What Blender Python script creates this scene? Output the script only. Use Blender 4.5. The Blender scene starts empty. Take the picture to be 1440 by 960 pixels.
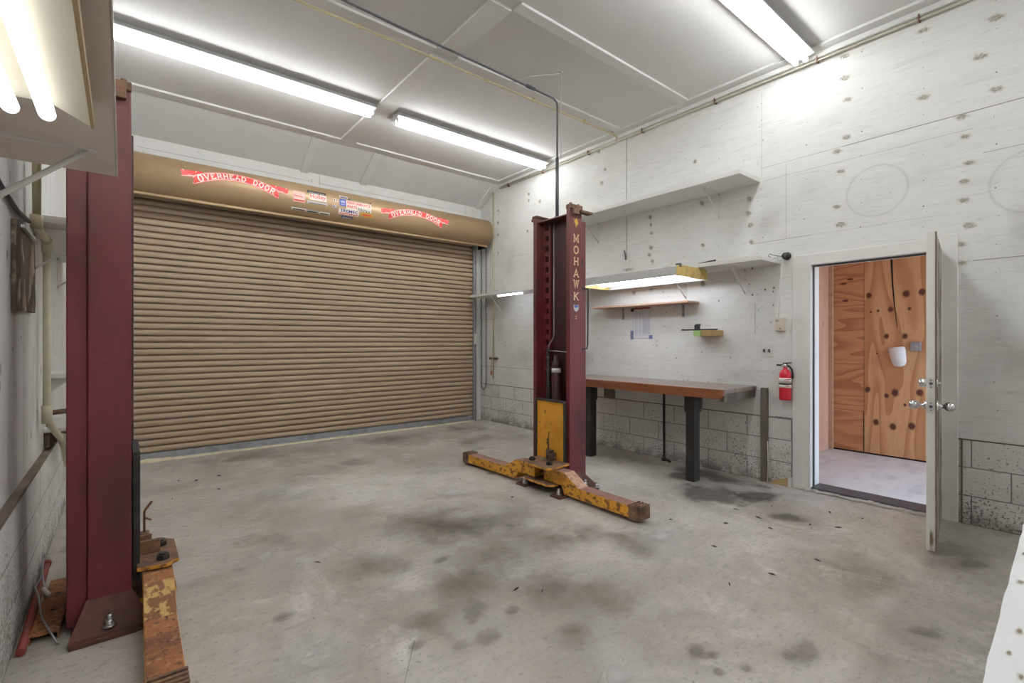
import bpy, bmesh, math, random
from mathutils import Vector, Matrix
random.seed(7)
D = bpy.data
SC = bpy.context.scene
COL = SC.collection
PI = math.pi

# ------------------------------------------------------------------ camera
cam_d = D.cameras.new('camera')
cam_d.sensor_width = 36.0
cam_d.lens = 675.23 / 1440 * 36.0
cam_d.clip_start = 0.01
cam = D.objects.new('camera', cam_d)
COL.objects.link(cam)
cam.location = (0, 0, 1.34)
cam.rotation_euler = (math.radians(90), 0, math.radians(-39.062))
SC.camera = cam

# ------------------------------------------------------------------ world (daylight outside the vestibule)
w = D.worlds.new('sky')
SC.world = w
w.use_nodes = True
wn = w.node_tree
bg = wn.nodes['Background']
sky = wn.nodes.new('ShaderNodeTexSky')
sky.sky_type = 'NISHITA'
sky.sun_disc = False
sky.sun_elevation = math.radians(48)
sky.air_density = 1.0
sky.dust_density = 2.5
haze = wn.nodes.new('ShaderNodeMix'); haze.data_type = 'RGBA'
haze.inputs[0].default_value = 0.6
haze.inputs[7].default_value = (0.50, 0.48, 0.45, 1)       # thin bright overcast
wn.links.new(sky.outputs[0], haze.inputs[6])
wn.links.new(haze.outputs[2], bg.inputs['Color'])
bg.inputs['Strength'].default_value = 3.6

TUBE = 33.0           # emission of the ceiling tubes
TUBE_LOW = 16.0       # emission of the shop light over the workbench
TUBE_LEFT = 1.5       # emission of the weaker shop light under the left shelf

SC.view_settings.view_transform = 'Standard'
SC.view_settings.look = 'None'
SC.view_settings.exposure = 0.0
SC.view_settings.gamma = 1.0
SC.view_settings.use_curve_mapping = False
cy = SC.cycles
cy.max_bounces = 10
cy.diffuse_bounces = 7
cy.glossy_bounces = 4
cy.transparent_max_bounces = 12
cy.caustics_reflective = False
cy.caustics_refractive = False
cy.sample_clamp_indirect = 6.0
cy.use_denoising = True

# ------------------------------------------------------------------ room sizes
XL, XR = -0.40, 4.82        # left / right wall faces
YB, YF = 6.80, -3.40        # roll door wall / wall behind the camera
ZC = 3.935                  # ceiling
ZK = 0.625                  # top of the block courses

# ================================================================== materials
def newmat(name):
    m = D.materials.new(name)
    m.use_nodes = True
    nt = m.node_tree
    b = nt.nodes['Principled BSDF']
    return m, nt, b

def N(nt, kind, **kw):
    n = nt.nodes.new(kind)
    for k, v in kw.items():
        setattr(n, k, v)
    return n

def coords(nt, scale=(1, 1, 1), rot=(0, 0, 0)):
    tc = N(nt, 'ShaderNodeTexCoord')
    mp = N(nt, 'ShaderNodeMapping')
    mp.inputs['Scale'].default_value = scale
    mp.inputs['Rotation'].default_value = rot
    nt.links.new(tc.outputs['Object'], mp.inputs['Vector'])
    return mp.outputs[0]

def noise(nt, vec, scale, detail=4, rough=0.55, dist=0.0):
    n = N(nt, 'ShaderNodeTexNoise')
    n.inputs['Scale'].default_value = scale
    n.inputs['Detail'].default_value = detail
    n.inputs['Roughness'].default_value = rough
    n.inputs['Distortion'].default_value = dist
    nt.links.new(vec, n.inputs['Vector'])
    return n.outputs['Fac']

def ramp(nt, fac, lo, hi, a=0.0, b=1.0):
    r = N(nt, 'ShaderNodeMapRange')
    r.interpolation_type = 'SMOOTHSTEP'
    for i, v in zip(('From Min', 'From Max', 'To Min', 'To Max'), (lo, hi, a, b)):
        r.inputs[i].default_value = v
    nt.links.new(fac, r.inputs['Value'])
    return r.outputs[0]

def mix(nt, fac, a, b):
    n = N(nt, 'ShaderNodeMix', data_type='RGBA')
    if isinstance(fac, (int, float)):
        n.inputs[0].default_value = fac
    else:
        nt.links.new(fac, n.inputs[0])
    for i, c in ((6, a), (7, b)):
        if isinstance(c, tuple):
            n.inputs[i].default_value = (*c, 1)
        else:
            nt.links.new(c, n.inputs[i])
    return n.outputs[2]

def bump(nt, b, h, strength=0.3, dist=0.01):
    n = N(nt, 'ShaderNodeBump')
    n.inputs['Strength'].default_value = strength
    n.inputs['Distance'].default_value = dist
    nt.links.new(h, n.inputs['Height'])
    nt.links.new(n.outputs[0], b.inputs['Normal'])

def mat(name, base, rough=0.6, metal=0.0, layers=(), bmp=None, spec=0.5):
    """base colour plus worn layers: (colour, noise scale, low, high, amount, stretch xyz)"""
    m, nt, b = newmat(name)
    b.inputs['Roughness'].default_value = rough
    b.inputs['Metallic'].default_value = metal
    b.inputs['Specular IOR Level'].default_value = spec
    cur = base
    for L in layers:
        colr, sc, lo, hi, amt = L[:5]
        st = L[5] if len(L) > 5 else (1, 1, 1)
        f = ramp(nt, noise(nt, coords(nt, st), sc, 6), lo, hi, 0, amt)
        cur = mix(nt, f, cur, colr)
    if isinstance(cur, tuple):
        b.inputs['Base Color'].default_value = (*cur, 1)
    else:
        nt.links.new(cur, b.inputs['Base Color'])
    if bmp:
        bump(nt, b, noise(nt, coords(nt), bmp[0], 5), bmp[1], bmp[2] if len(bmp) > 2 else 0.01)
    return m

def emit(name, colr, strength):
    m, nt, b = newmat(name)
    b.inputs['Base Color'].default_value = (0.9, 0.9, 0.9, 1)
    b.inputs['Emission Color'].default_value = (*colr, 1)
    b.inputs['Emission Strength'].default_value = strength
    return m

def block_mat(name, base, mortar, speck):
    m, nt, b = newmat(name)
    b.inputs['Roughness'].default_value = 0.85
    v = coords(nt)
    sx = N(nt, 'ShaderNodeSeparateXYZ'); nt.links.new(v, sx.inputs[0])
    cx = N(nt, 'ShaderNodeCombineXYZ')
    nt.links.new(sx.outputs[1], cx.inputs[0]); nt.links.new(sx.outputs[2], cx.inputs[1])
    br = N(nt, 'ShaderNodeTexBrick')
    br.inputs['Scale'].default_value = 1.0
    br.inputs['Brick Width'].default_value = 0.406
    br.inputs['Row Height'].default_value = 0.2083
    br.inputs['Mortar Size'].default_value = 0.005
    br.inputs['Mortar Smooth'].default_value = 0.4
    nt.links.new(cx.outputs[0], br.inputs['Vector'])
    br.inputs['Color1'].default_value = (*base, 1)
    br.inputs['Color2'].default_value = (*[c * 0.93 for c in base], 1)
    br.inputs['Mortar'].default_value = (*mortar, 1)
    cur = br.outputs['Color']
    # pitted specks, thicker towards the damp foot of the wall, in patches
    pit = noise(nt, coords(nt), 55, 3, 0.6)
    patch = noise(nt, coords(nt), 2.3, 3)
    thr = N(nt, 'ShaderNodeMath', operation='MULTIPLY_ADD')
    nt.links.new(patch, thr.inputs[0]); thr.inputs[1].default_value = 0.35
    nt.links.new(pit, thr.inputs[2])
    zz = N(nt, 'ShaderNodeMath', operation='MULTIPLY_ADD')
    nt.links.new(sx.outputs[2], zz.inputs[0]); zz.inputs[1].default_value = -0.18
    nt.links.new(thr.outputs[0], zz.inputs[2])
    cur = mix(nt, ramp(nt, zz.outputs[0], 0.70, 0.76, 0, 0.75), cur, speck)
    cur = mix(nt, ramp(nt, noise(nt, coords(nt, (1, 1, 2)), 3.0), 0.50, 0.75, 0, 0.35), cur, (0.34, 0.32, 0.29))
    foot = ramp(nt, sx.outputs[2], 0.0, 0.16, 1, 0)
    ft = N(nt, 'ShaderNodeMath', operation='MULTIPLY')
    nt.links.new(foot, ft.inputs[0]); nt.links.new(ramp(nt, noise(nt, coords(nt), 7), 0.35, 0.6, 0, 0.7), ft.inputs[1])
    cur = mix(nt, ft.outputs[0], cur, (0.13, 0.105, 0.085))
    nt.links.new(cur, b.inputs['Base Color'])
    h = N(nt, 'ShaderNodeMath', operation='MULTIPLY_ADD')
    nt.links.new(br.outputs['Fac'], h.inputs[0]); h.inputs[1].default_value = -0.5
    nt.links.new(pit, h.inputs[2])
    bump(nt, b, h.outputs[0], 0.5, 0.01)
    return m

def ply_mat(name, light, dark, grain, freq=9.0, warp=2.2):
    """rotary cut plywood: contour lines of a stretched noise"""
    m, nt, b = newmat(name)
    b.inputs['Roughness'].default_value = 0.65
    v = coords(nt, grain)
    n = noise(nt, v, 1.0, 1.5, 0.4, 0.4)
    mu = N(nt, 'ShaderNodeMath', operation='MULTIPLY'); nt.links.new(n, mu.inputs[0]); mu.inputs[1].default_value = freq
    fr = N(nt, 'ShaderNodeMath', operation='FRACT'); nt.links.new(mu.outputs[0], fr.inputs[0])
    f = ramp(nt, fr.outputs[0], 0.30, 0.98)
    cur = mix(nt, f, light, dark)
    cur = mix(nt, ramp(nt, noise(nt, coords(nt, tuple(g * 6 for g in grain)), 3.0, 4), 0.4, 0.75, 0, 0.4), cur, dark)
    nt.links.new(cur, b.inputs['Base Color'])
    return m

def decal_mat(name, colr, strength, nscale=6.0, warp=0.45, soft=0.55, rough=0.7, ring=None):
    """a stain with its own outline: fades out with the distance from its middle and breaks up with noise"""
    m, nt, b = newmat(name)
    b.inputs['Base Color'].default_value = (*colr, 1)
    b.inputs['Roughness'].default_value = rough
    uv = N(nt, 'ShaderNodeUVMap')
    ln = N(nt, 'ShaderNodeVectorMath', operation='LENGTH')
    nt.links.new(uv.outputs[0], ln.inputs[0])
    n = noise(nt, coords(nt), nscale, 6, 0.6)
    a = N(nt, 'ShaderNodeMath', operation='MULTIPLY_ADD')
    nt.links.new(n, a.inputs[0]); a.inputs[1].default_value = warp * 2
    nt.links.new(ln.outputs['Value'], a.inputs[2])
    if ring:
        dd = N(nt, 'ShaderNodeMath', operation='SUBTRACT'); nt.links.new(ln.outputs['Value'], dd.inputs[0]); dd.inputs[1].default_value = ring
        ab = N(nt, 'ShaderNodeMath', operation='ABSOLUTE'); nt.links.new(dd.outputs[0], ab.inputs[0])
        f = ramp(nt, ab.outputs[0], 0.0, 0.06, strength, 0)
    else:
        f = ramp(nt, a.outputs[0], 1.0 - soft + warp * 0.6, 0.98 + warp * 0.55, strength, 0)
        edge = ramp(nt, ln.outputs['Value'], 0.85, 1.0, 1, 0)
        mm = N(nt, 'ShaderNodeMath', operation='MULTIPLY'); nt.links.new(f, mm.inputs[0]); nt.links.new(edge, mm.inputs[1])
        f = mm.outputs[0]
    nt.links.new(f, b.inputs['Alpha'])
    return m

WHITE = (0.70, 0.695, 0.67)
m_wall = mat('painted_plywood', (0.73, 0.725, 0.70), 0.75, layers=[
    ((0.60, 0.59, 0.565), 1.6, 0.46, 0.75, 0.6, (1, 1, 1.6)),
    ((0.54, 0.53, 0.50), 9.0, 0.52, 0.78, 0.45, (1, 0.30, 3.5)),
    ((0.50, 0.49, 0.46), 26.0, 0.54, 0.72, 0.45, (1, 0.25, 4)),
    ((0.27, 0.26, 0.24), 42.0, 0.69, 0.73, 0.7, (1, 0.7, 1.3))], bmp=(60, 0.08))
m_wall_dirty = mat('scuffed_white_paint', (0.74, 0.74, 0.735), 0.8, layers=[
    ((0.58, 0.56, 0.54), 1.8, 0.45, 0.75, 0.6, (1, 1, 0.6)),
    ((0.48, 0.45, 0.41), 7.0, 0.56, 0.78, 0.45, (1, 1, 0.3)),
    ((0.20, 0.18, 0.15), 30.0, 0.68, 0.73, 0.7, (1, 1, 0.6))], bmp=(40, 0.12))
m_ceil = mat('ceiling_paint', (0.69, 0.68, 0.665), 0.8, layers=[
    ((0.60, 0.59, 0.575), 0.9, 0.45, 0.8, 0.5), ((0.44, 0.43, 0.42), 14, 0.62, 0.80, 0.3)])
m_trim = mat('trim_paint', (0.72, 0.71, 0.68), 0.6, layers=[((0.56, 0.54, 0.50), 6, 0.5, 0.8, 0.45)])
m_trim_ceil = mat('ceiling_batten_paint', (0.72, 0.71, 0.69), 0.7, layers=[((0.62, 0.61, 0.59), 5, 0.5, 0.8, 0.4)])
m_white = mat('white_board_paint', (0.68, 0.67, 0.645), 0.6, layers=[((0.52, 0.50, 0.47), 5, 0.5, 0.8, 0.4), ((0.22, 0.2, 0.18), 30, 0.68, 0.75, 0.5)])
m_seam = mat('panel_seam', (0.30, 0.29, 0.27), 0.9)
m_dot = mat('nail_mark', (0.16, 0.15, 0.14), 0.8)
m_ledge = mat('weathered_ledge_wood', (0.17, 0.13, 0.10), 0.9, layers=[((0.30, 0.24, 0.19), 12, 0.45, 0.7, 0.7, (1, 0.3, 1))], bmp=(40, 0.4))
m_block = block_mat('painted_block', (0.70, 0.69, 0.66), (0.24, 0.23, 0.215), (0.12, 0.11, 0.10))
m_block_l = block_mat('painted_block_dirty', (0.74, 0.74, 0.73), (0.40, 0.38, 0.36), (0.20, 0.17, 0.13))
m_knot = decal_mat('plywood_knot', (0.52, 0.44, 0.32), 0.50, 45, 0.55, 0.7)
m_knot_core = decal_mat('knot_core', (0.60, 0.57, 0.51), 0.65, 90, 0.5, 0.8)
m_knot_dark = decal_mat('brown_knot', (0.22, 0.15, 0.09), 0.75, 40, 0.4, 0.7)
m_knotline = mat('knot_grain_line', (0.40, 0.36, 0.29), 0.8)
m_ring = decal_mat('round_mark', (0.46, 0.45, 0.43), 0.16, 8, 0.2, 0.4, ring=0.86)
m_scuff = decal_mat('wall_scuff', (0.46, 0.44, 0.41), 0.22, 5, 0.7, 0.95)

# concrete
def concrete():
    m, nt, b = newmat('garage_concrete')
    v = coords(nt)
    cur = mix(nt, ramp(nt, noise(nt, v, 0.75, 7, 0.62, 0.6), 0.36, 0.66), (0.365, 0.335, 0.295), (0.545, 0.52, 0.475))
    cur = mix(nt, ramp(nt, noise(nt, coords(nt, (1, 1, 1)), 2.2, 7, 0.65, 0.5), 0.46, 0.72, 0, 0.6), cur, (0.27, 0.235, 0.195))
    cur = mix(nt, ramp(nt, noise(nt, coords(nt, (1.3, 0.8, 1), (0, 0, 0.9)), 1.6, 6, 0.7, 0.8), 0.52, 0.72, 0, 0.75), cur, (0.66, 0.64, 0.60))
    cur = mix(nt, ramp(nt, noise(nt, coords(nt, (1, 3.5, 1), (0, 0, 0.7)), 7, 6, 0.7, 0.3), 0.50, 0.74, 0, 0.65), cur, (0.29, 0.255, 0.215))
    cur = mix(nt, ramp(nt, noise(nt, coords(nt, (1, 2.5, 1), (0, 0, -0.5)), 16, 5, 0.75, 0.3), 0.52, 0.72, 0, 0.5), cur, (0.30, 0.27, 0.23))
    cur = mix(nt, ramp(nt, noise(nt, v, 38, 4, 0.7), 0.57, 0.67, 0, 0.65), cur, (0.22, 0.19, 0.155))
    cur = mix(nt, ramp(nt, noise(nt, v, 90, 2, 0.7), 0.66, 0.72, 0, 0.5), cur, (0.68, 0.66, 0.62))
    cur = mix(nt, ramp(nt, noise(nt, v, 12, 5, 0.75), 0.57, 0.68, 0, 0.45), cur, (0.25, 0.22, 0.185))
    nt.links.new(cur, b.inputs['Base Color'])
    r = ramp(nt, noise(nt, v, 1.8, 5), 0.35, 0.7, 0.42, 0.72)
    nt.links.new(r, b.inputs['Roughness'])
    bump(nt, b, noise(nt, v, 30, 6), 0.12, 0.01)
    return m
m_floor = concrete()
m_stain = decal_mat('oil_stain', (0.14, 0.108, 0.076), 0.56, 1.8, 0.65, 0.98, 0.55)
m_stain_b = decal_mat('brown_stain', (0.20, 0.15, 0.10), 0.46, 3.2, 0.75, 0.97, 0.6)
m_wet = decal_mat('damp_stain', (0.12, 0.105, 0.09), 0.60, 4.0, 0.65, 0.55, 0.35)
m_blot = decal_mat('small_blot', (0.18, 0.15, 0.125), 0.36, 14.0, 0.5, 0.6, 0.5)
m_pale = decal_mat('pale_patch', (0.60, 0.59, 0.575), 0.60, 4.0, 0.8, 0.95, 0.6)
m_rustst = decal_mat('rusty_dust', (0.34, 0.22, 0.10), 0.9, 5.0, 0.5, 0.8, 0.8)
m_hall_floor = mat('vestibule_concrete', (0.62, 0.61, 0.59), 0.6, layers=[((0.36, 0.36, 0.36), 3, 0.45, 0.75, 0.6, (1, 2, 1)), ((0.25, 0.25, 0.25), 40, 0.68, 0.75, 0.4)])

m_red = mat('burgundy_paint', (0.150, 0.019, 0.030), 0.42, layers=[
    ((0.062, 0.016, 0.015), 3.2, 0.38, 0.62, 0.85, (1, 1, 0.35)), ((0.25, 0.035, 0.058), 1.3, 0.48, 0.72, 0.6, (1, 1, 0.6)), ((0.055, 0.018, 0.020), 6.0, 0.52, 0.70, 0.7, (1, 1, 0.5)),
    ((0.07, 0.032, 0.020), 9.0, 0.60, 0.74, 0.6), ((0.03, 0.015, 0.015), 26.0, 0.66, 0.72, 0.6)], bmp=(30, 0.06))
def fade_top(m, colr, z0, z1, amt):
    nt = m.node_tree; b = nt.nodes['Principled BSDF']
    src = b.inputs['Base Color'].links[0].from_socket
    sx = N(nt, 'ShaderNodeSeparateXYZ'); nt.links.new(coords(nt), sx.inputs[0])
    zz = N(nt, 'ShaderNodeMath', operation='MULTIPLY_ADD')
    nt.links.new(noise(nt, coords(nt), 5, 5), zz.inputs[0]); zz.inputs[1].default_value = 0.9; nt.links.new(sx.outputs[2], zz.inputs[2])
    nt.links.new(mix(nt, ramp(nt, zz.outputs[0], z0, z1, 0, amt), src, colr), b.inputs['Base Color'])
fade_top(m_red, (0.135, 0.050, 0.040), 2.0, 2.9, 0.65)
m_red_dark = mat('burgundy_channel_shade', (0.050, 0.009, 0.012), 0.5, layers=[((0.025, 0.010, 0.009), 3, 0.4, 0.7, 0.8)])  # darker copy of the burgundy, painting in the shade inside the channel
m_red_rust = mat('rusty_burgundy', (0.115, 0.040, 0.028), 0.75, layers=[
    ((0.16, 0.085, 0.05), 4, 0.5, 0.7, 0.8), ((0.050, 0.026, 0.02), 6, 0.42, 0.62, 0.85), ((0.20, 0.035, 0.045), 3, 0.55, 0.72, 0.7), ((0.05, 0.03, 0.02), 25, 0.60, 0.72, 0.7)], bmp=(45, 0.3))
m_yellow = mat('yellow_worn_paint', (0.64, 0.30, 0.022), 0.5, layers=[
    ((0.40, 0.15, 0.015), 4, 0.42, 0.7, 0.7), ((0.62, 0.31, 0.03), 9, 0.5, 0.7, 0.5), ((0.10, 0.04, 0.015), 22, 0.62, 0.69, 0.85)], bmp=(50, 0.1))
m_yellow_b = mat('yellow_arm_paint', (0.66, 0.31, 0.025), 0.55, layers=[
    ((0.14, 0.06, 0.025), 18, 0.50, 0.60, 0.9, (1, 1, 1.6)), ((0.30, 0.12, 0.02), 5, 0.45, 0.7, 0.6), ((0.03, 0.02, 0.015), 34, 0.60, 0.68, 0.9)], bmp=(60, 0.25))
m_rust = mat('orange_rust', (0.30, 0.118, 0.042), 0.85, layers=[
    ((0.15, 0.062, 0.035), 7, 0.44, 0.64, 0.85), ((0.42, 0.20, 0.085), 24, 0.52, 0.66, 0.75), ((0.06, 0.032, 0.022), 45, 0.57, 0.66, 0.85)], bmp=(70, 0.35))
m_rust_flake = mat('flaking_yellow_on_rust', (0.52, 0.33, 0.11), 0.8, layers=[
    ((0.20, 0.085, 0.04), 22, 0.44, 0.54, 0.95), ((0.10, 0.05, 0.03), 45, 0.58, 0.66, 0.8)], bmp=(60, 0.4))
m_rust_brown = mat('brown_rust', (0.18, 0.098, 0.058), 0.8, layers=[((0.07, 0.04, 0.028), 9, 0.42, 0.62, 0.85), ((0.30, 0.15, 0.065), 18, 0.54, 0.68, 0.7), ((0.05, 0.03, 0.02), 50, 0.58, 0.66, 0.8)], bmp=(60, 0.3))
m_rust_pink = mat('rusty_arm_top', (0.27, 0.135, 0.10), 0.7, layers=[((0.17, 0.085, 0.06), 7, 0.4, 0.65, 0.7), ((0.36, 0.20, 0.15), 25, 0.55, 0.7, 0.5)], bmp=(60, 0.2))
m_bright_worn = mat('scraped_ramp', (0.48, 0.30, 0.21), 0.6, layers=[((0.27, 0.13, 0.07), 20, 0.45, 0.62, 0.8)], bmp=(60, 0.2))
m_black = mat('black_steel', (0.022, 0.021, 0.02), 0.5, layers=[((0.07, 0.06, 0.055), 10, 0.55, 0.75, 0.6)])
m_rubber = mat('black_rubber', (0.025, 0.024, 0.024), 0.8, layers=[((0.07, 0.065, 0.06), 14, 0.5, 0.75, 0.6)])
m_hole = mat('recess_shade', (0.010, 0.006, 0.006), 0.9)  # flat near-black standing in for the shade in slots, holes and gaps
m_galv = mat('galvanised_steel', (0.36, 0.37, 0.39), 0.45, 0.6, layers=[((0.24, 0.24, 0.25), 8, 0.45, 0.7, 0.7)])
m_steel = mat('bright_steel', (0.62, 0.62, 0.62), 0.28, 1.0)
m_chrome = mat('chrome', (0.72, 0.72, 0.74), 0.15, 1.0)
m_dkgrey = mat('dark_grey_metal', (0.10, 0.10, 0.11), 0.5, 0.4)
m_tan = mat('tan_steel_curtain', (0.36, 0.27, 0.18), 0.5, 0.0, layers=[((0.28, 0.205, 0.135), 1.5, 0.4, 0.8, 0.5, (0.5, 1, 2)), ((0.24, 0.17, 0.11), 12, 0.58, 0.75, 0.35, (0.3, 1, 4))])
m_hood = mat('tan_satin_hood', (0.43, 0.295, 0.165), 0.36, 0.35, layers=[((0.33, 0.24, 0.145), 2.0, 0.45, 0.8, 0.4, (0.5, 1, 1))])
m_foam = mat('cream_foam_seal', (0.70, 0.63, 0.44), 0.9, layers=[((0.50, 0.42, 0.26), 14, 0.45, 0.7, 0.7)], bmp=(60, 0.6, 0.02))
m_pvc = mat('cream_pvc', (0.62, 0.58, 0.42), 0.5, layers=[((0.45, 0.39, 0.25), 8, 0.5, 0.75, 0.5)])
m_pipe_y = mat('yellowed_conduit', (0.55, 0.49, 0.30), 0.55, layers=[((0.36, 0.31, 0.2), 15, 0.5, 0.7, 0.5)])
m_pipe_g = mat('painted_conduit', (0.52, 0.51, 0.47), 0.55, layers=[((0.30, 0.27, 0.22), 18, 0.58, 0.72, 0.6)])
m_pipe_p = mat('cream_conduit', (0.60, 0.56, 0.45), 0.55, layers=[((0.45, 0.41, 0.32), 15, 0.5, 0.7, 0.5)])
m_fix = mat('fixture_enamel', (0.58, 0.58, 0.58), 0.5)
m_plastic = mat('white_plastic', (0.68, 0.67, 0.64), 0.45)
m_beigeboard = mat('bare_pressed_board', (0.66, 0.585, 0.52), 0.7, layers=[((0.56, 0.48, 0.42), 4, 0.45, 0.75, 0.6)])
m_beige = mat('beige_plastic', (0.58, 0.51, 0.40), 0.5)
m_tube = emit('fluorescent_tube', (0.97, 0.99, 1.0), TUBE)
m_tube_low = emit('shop_light_tube', (0.84, 0.90, 1.0), TUBE_LOW)
m_tube_left = emit('left_shop_tube', (0.90, 0.94, 1.0), TUBE_LEFT)
m_refl = mat('cream_reflector', (0.72, 0.66, 0.52), 0.5, layers=[((0.55, 0.45, 0.28), 4, 0.5, 0.75, 0.5)])
m_oldrefl = mat('yellowed_reflector', (0.55, 0.40, 0.13), 0.6, layers=[((0.36, 0.25, 0.09), 18, 0.45, 0.65, 0.6), ((0.70, 0.58, 0.30), 30, 0.58, 0.7, 0.6)])
m_refl_grey = mat('dusty_grey_reflector', (0.50, 0.50, 0.48), 0.6, layers=[((0.32, 0.31, 0.28), 6, 0.45, 0.7, 0.6)])
m_rim = mat('tan_reflector_rim', (0.42, 0.31, 0.17), 0.6)
m_ply = ply_mat('orange_plywood_upright', (0.60, 0.335, 0.165), (0.44, 0.205, 0.085), (1, 2.6, 0.42), 9)
m_ply_h = ply_mat('orange_plywood_flat', (0.55, 0.265, 0.125), (0.38, 0.155, 0.065), (1, 0.5, 4.2), 9)
m_ply_l = mat('pinkish_plywood', (0.62, 0.38, 0.27), 0.65, layers=[((0.50, 0.27, 0.18), 5, 0.4, 0.7, 0.6, (1, 1, 0.15)), ((0.26, 0.10, 0.06), 12, 0.66, 0.72, 0.7, (1, 1, 0.35))])
m_vknot = mat('dark_plywood_knot', (0.10, 0.032, 0.018), 0.7)
m_vknot2 = decal_mat('knot_halo', (0.36, 0.15, 0.06), 0.75, 25, 0.25, 0.6)
m_bench = mat('stained_bench_wood', (0.245, 0.082, 0.032), 0.45, layers=[((0.12, 0.045, 0.02), 3, 0.4, 0.7, 0.8, (1, 0.3, 4)), ((0.33, 0.12, 0.045), 8, 0.5, 0.7, 0.6, (1, 0.2, 3)), ((0.03, 0.02, 0.015), 22, 0.62, 0.7, 0.8)])
m_benchtop = mat('scuffed_bench_top', (0.28, 0.23, 0.21), 0.35, layers=[((0.14, 0.09, 0.07), 4, 0.45, 0.7, 0.7, (3, 0.3, 1)), ((0.42, 0.39, 0.37), 3, 0.5, 0.72, 0.6)])
m_greywood = mat('weathered_grey_wood', (0.17, 0.145, 0.12), 0.8, layers=[((0.09, 0.075, 0.06), 9, 0.4, 0.7, 0.8, (1, 1, 0.2))])
m_pinkwood = mat('bare_pine', (0.52, 0.33, 0.22), 0.65, layers=[((0.38, 0.20, 0.12), 6, 0.45, 0.7, 0.6, (2, 0.3, 2))])
m_scrapwood = mat('raw_scrap_wood', (0.42, 0.29, 0.13), 0.7, layers=[((0.27, 0.17, 0.07), 10, 0.45, 0.7, 0.7)])
m_green = mat('green_painted_end', (0.35, 0.52, 0.20), 0.6)
m_brownboard = mat('peeling_brown_board', (0.105, 0.070, 0.050), 0.7, layers=[
    ((0.055, 0.035, 0.025), 5, 0.45, 0.7, 0.8), ((0.36, 0.28, 0.21), 5, 0.55, 0.61, 0.85, (1, 1.4, 0.5)), ((0.58, 0.50, 0.44), 11, 0.60, 0.64, 0.85, (1, 1.3, 0.5))])
m_fire = mat('extinguisher_red', (0.62, 0.015, 0.035), 0.25)
m_fire_dark = mat('red_label_print', (0.45, 0.06, 0.05), 0.5)
m_sign_red = mat('sign_red', (0.68, 0.055, 0.05), 0.45)
m_sign_white = mat('sign_white', (0.80, 0.74, 0.66), 0.5)
m_cream_letter = mat('cream_lettering', (0.66, 0.50, 0.28), 0.55)
m_gold = mat('gold_emblem', (0.55, 0.33, 0.05), 0.5)
m_blue = mat('sticker_blue', (0.05, 0.10, 0.42), 0.5)
m_navy = mat('sticker_navy', (0.03, 0.035, 0.20), 0.5)
m_pinkst = mat('faded_pink_sticker', (0.74, 0.44, 0.38), 0.6)
m_silver = mat('silver_sticker', (0.50, 0.48, 0.46), 0.4)
m_stblack = mat('sticker_black', (0.05, 0.045, 0.04), 0.5)
m_paper = mat('paper_sheet', (0.66, 0.66, 0.70), 0.7)
m_print = mat('paper_print', (0.30, 0.30, 0.36), 0.8)
m_tape_b = mat('blue_grey_tape', (0.16, 0.19, 0.34), 0.6)
m_tape_r = mat('red_tape', (0.40, 0.06, 0.04), 0.6)
m_redrod = mat('scraped_red_rod', (0.25, 0.045, 0.038), 0.6, layers=[((0.16, 0.05, 0.035), 12, 0.45, 0.65, 0.8)])
m_wedge = mat('near_bench_paint', (0.72, 0.72, 0.73), 0.6, layers=[((0.58, 0.57, 0.57), 7, 0.5, 0.8, 0.5), ((0.36, 0.30, 0.25), 36, 0.68, 0.74, 0.6)], bmp=(50, 0.1))
m_door = mat('door_paint', (0.70, 0.68, 0.63), 0.5, layers=[((0.42, 0.37, 0.27), 5, 0.52, 0.75, 0.5, (1, 1, 0.3))])
m_door_out = mat('peeling_door_face', (0.36, 0.33, 0.31), 0.8, layers=[((0.10, 0.06, 0.04), 7, 0.45, 0.58, 0.9, (1, 4, 0.35)), ((0.55, 0.52, 0.48), 9, 0.6, 0.7, 0.8, (1, 3, 0.4))])
m_doorfoot = decal_mat('dirty_door_foot', (0.22, 0.14, 0.06), 0.85, 20, 0.5, 0.8)
m_debris = mat('dry_leaf_bits', (0.06, 0.045, 0.03), 0.8)

# ================================================================== mesh helpers
ORG = {}
def bm_new():
    return bmesh.new()

def hexa(bm, p, mi=0):
    """p: 8 points, bottom ring then top ring"""
    v = [bm.verts.new(q) for q in p]
    fs = []
    for f in ((3, 2, 1, 0), (4, 5, 6, 7), (0, 1, 5, 4), (1, 2, 6, 5), (2, 3, 7, 6), (3, 0, 4, 7)):
        fc = bm.faces.new([v[i] for i in f]); fc.material_index = mi; fs.append(fc)
    return fs

def box(bm, x0, x1, y0, y1, z0, z1, mi=0):
    x0, x1 = sorted((x0, x1)); y0, y1 = sorted((y0, y1)); z0, z1 = sorted((z0, z1))
    return hexa(bm, [(x0, y0, z0), (x1, y0, z0), (x1, y1, z0), (x0, y1, z0), (x0, y0, z1), (x1, y0, z1), (x1, y1, z1), (x0, y1, z1)], mi)

def frame_of(d):
    d = Vector(d).normalized()
    up = Vector((0, 0, 1)) if abs(d.z) < 0.9 else Vector((1, 0, 0))
    a = d.cross(up).normalized()
    return a, d.cross(a).normalized()

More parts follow.
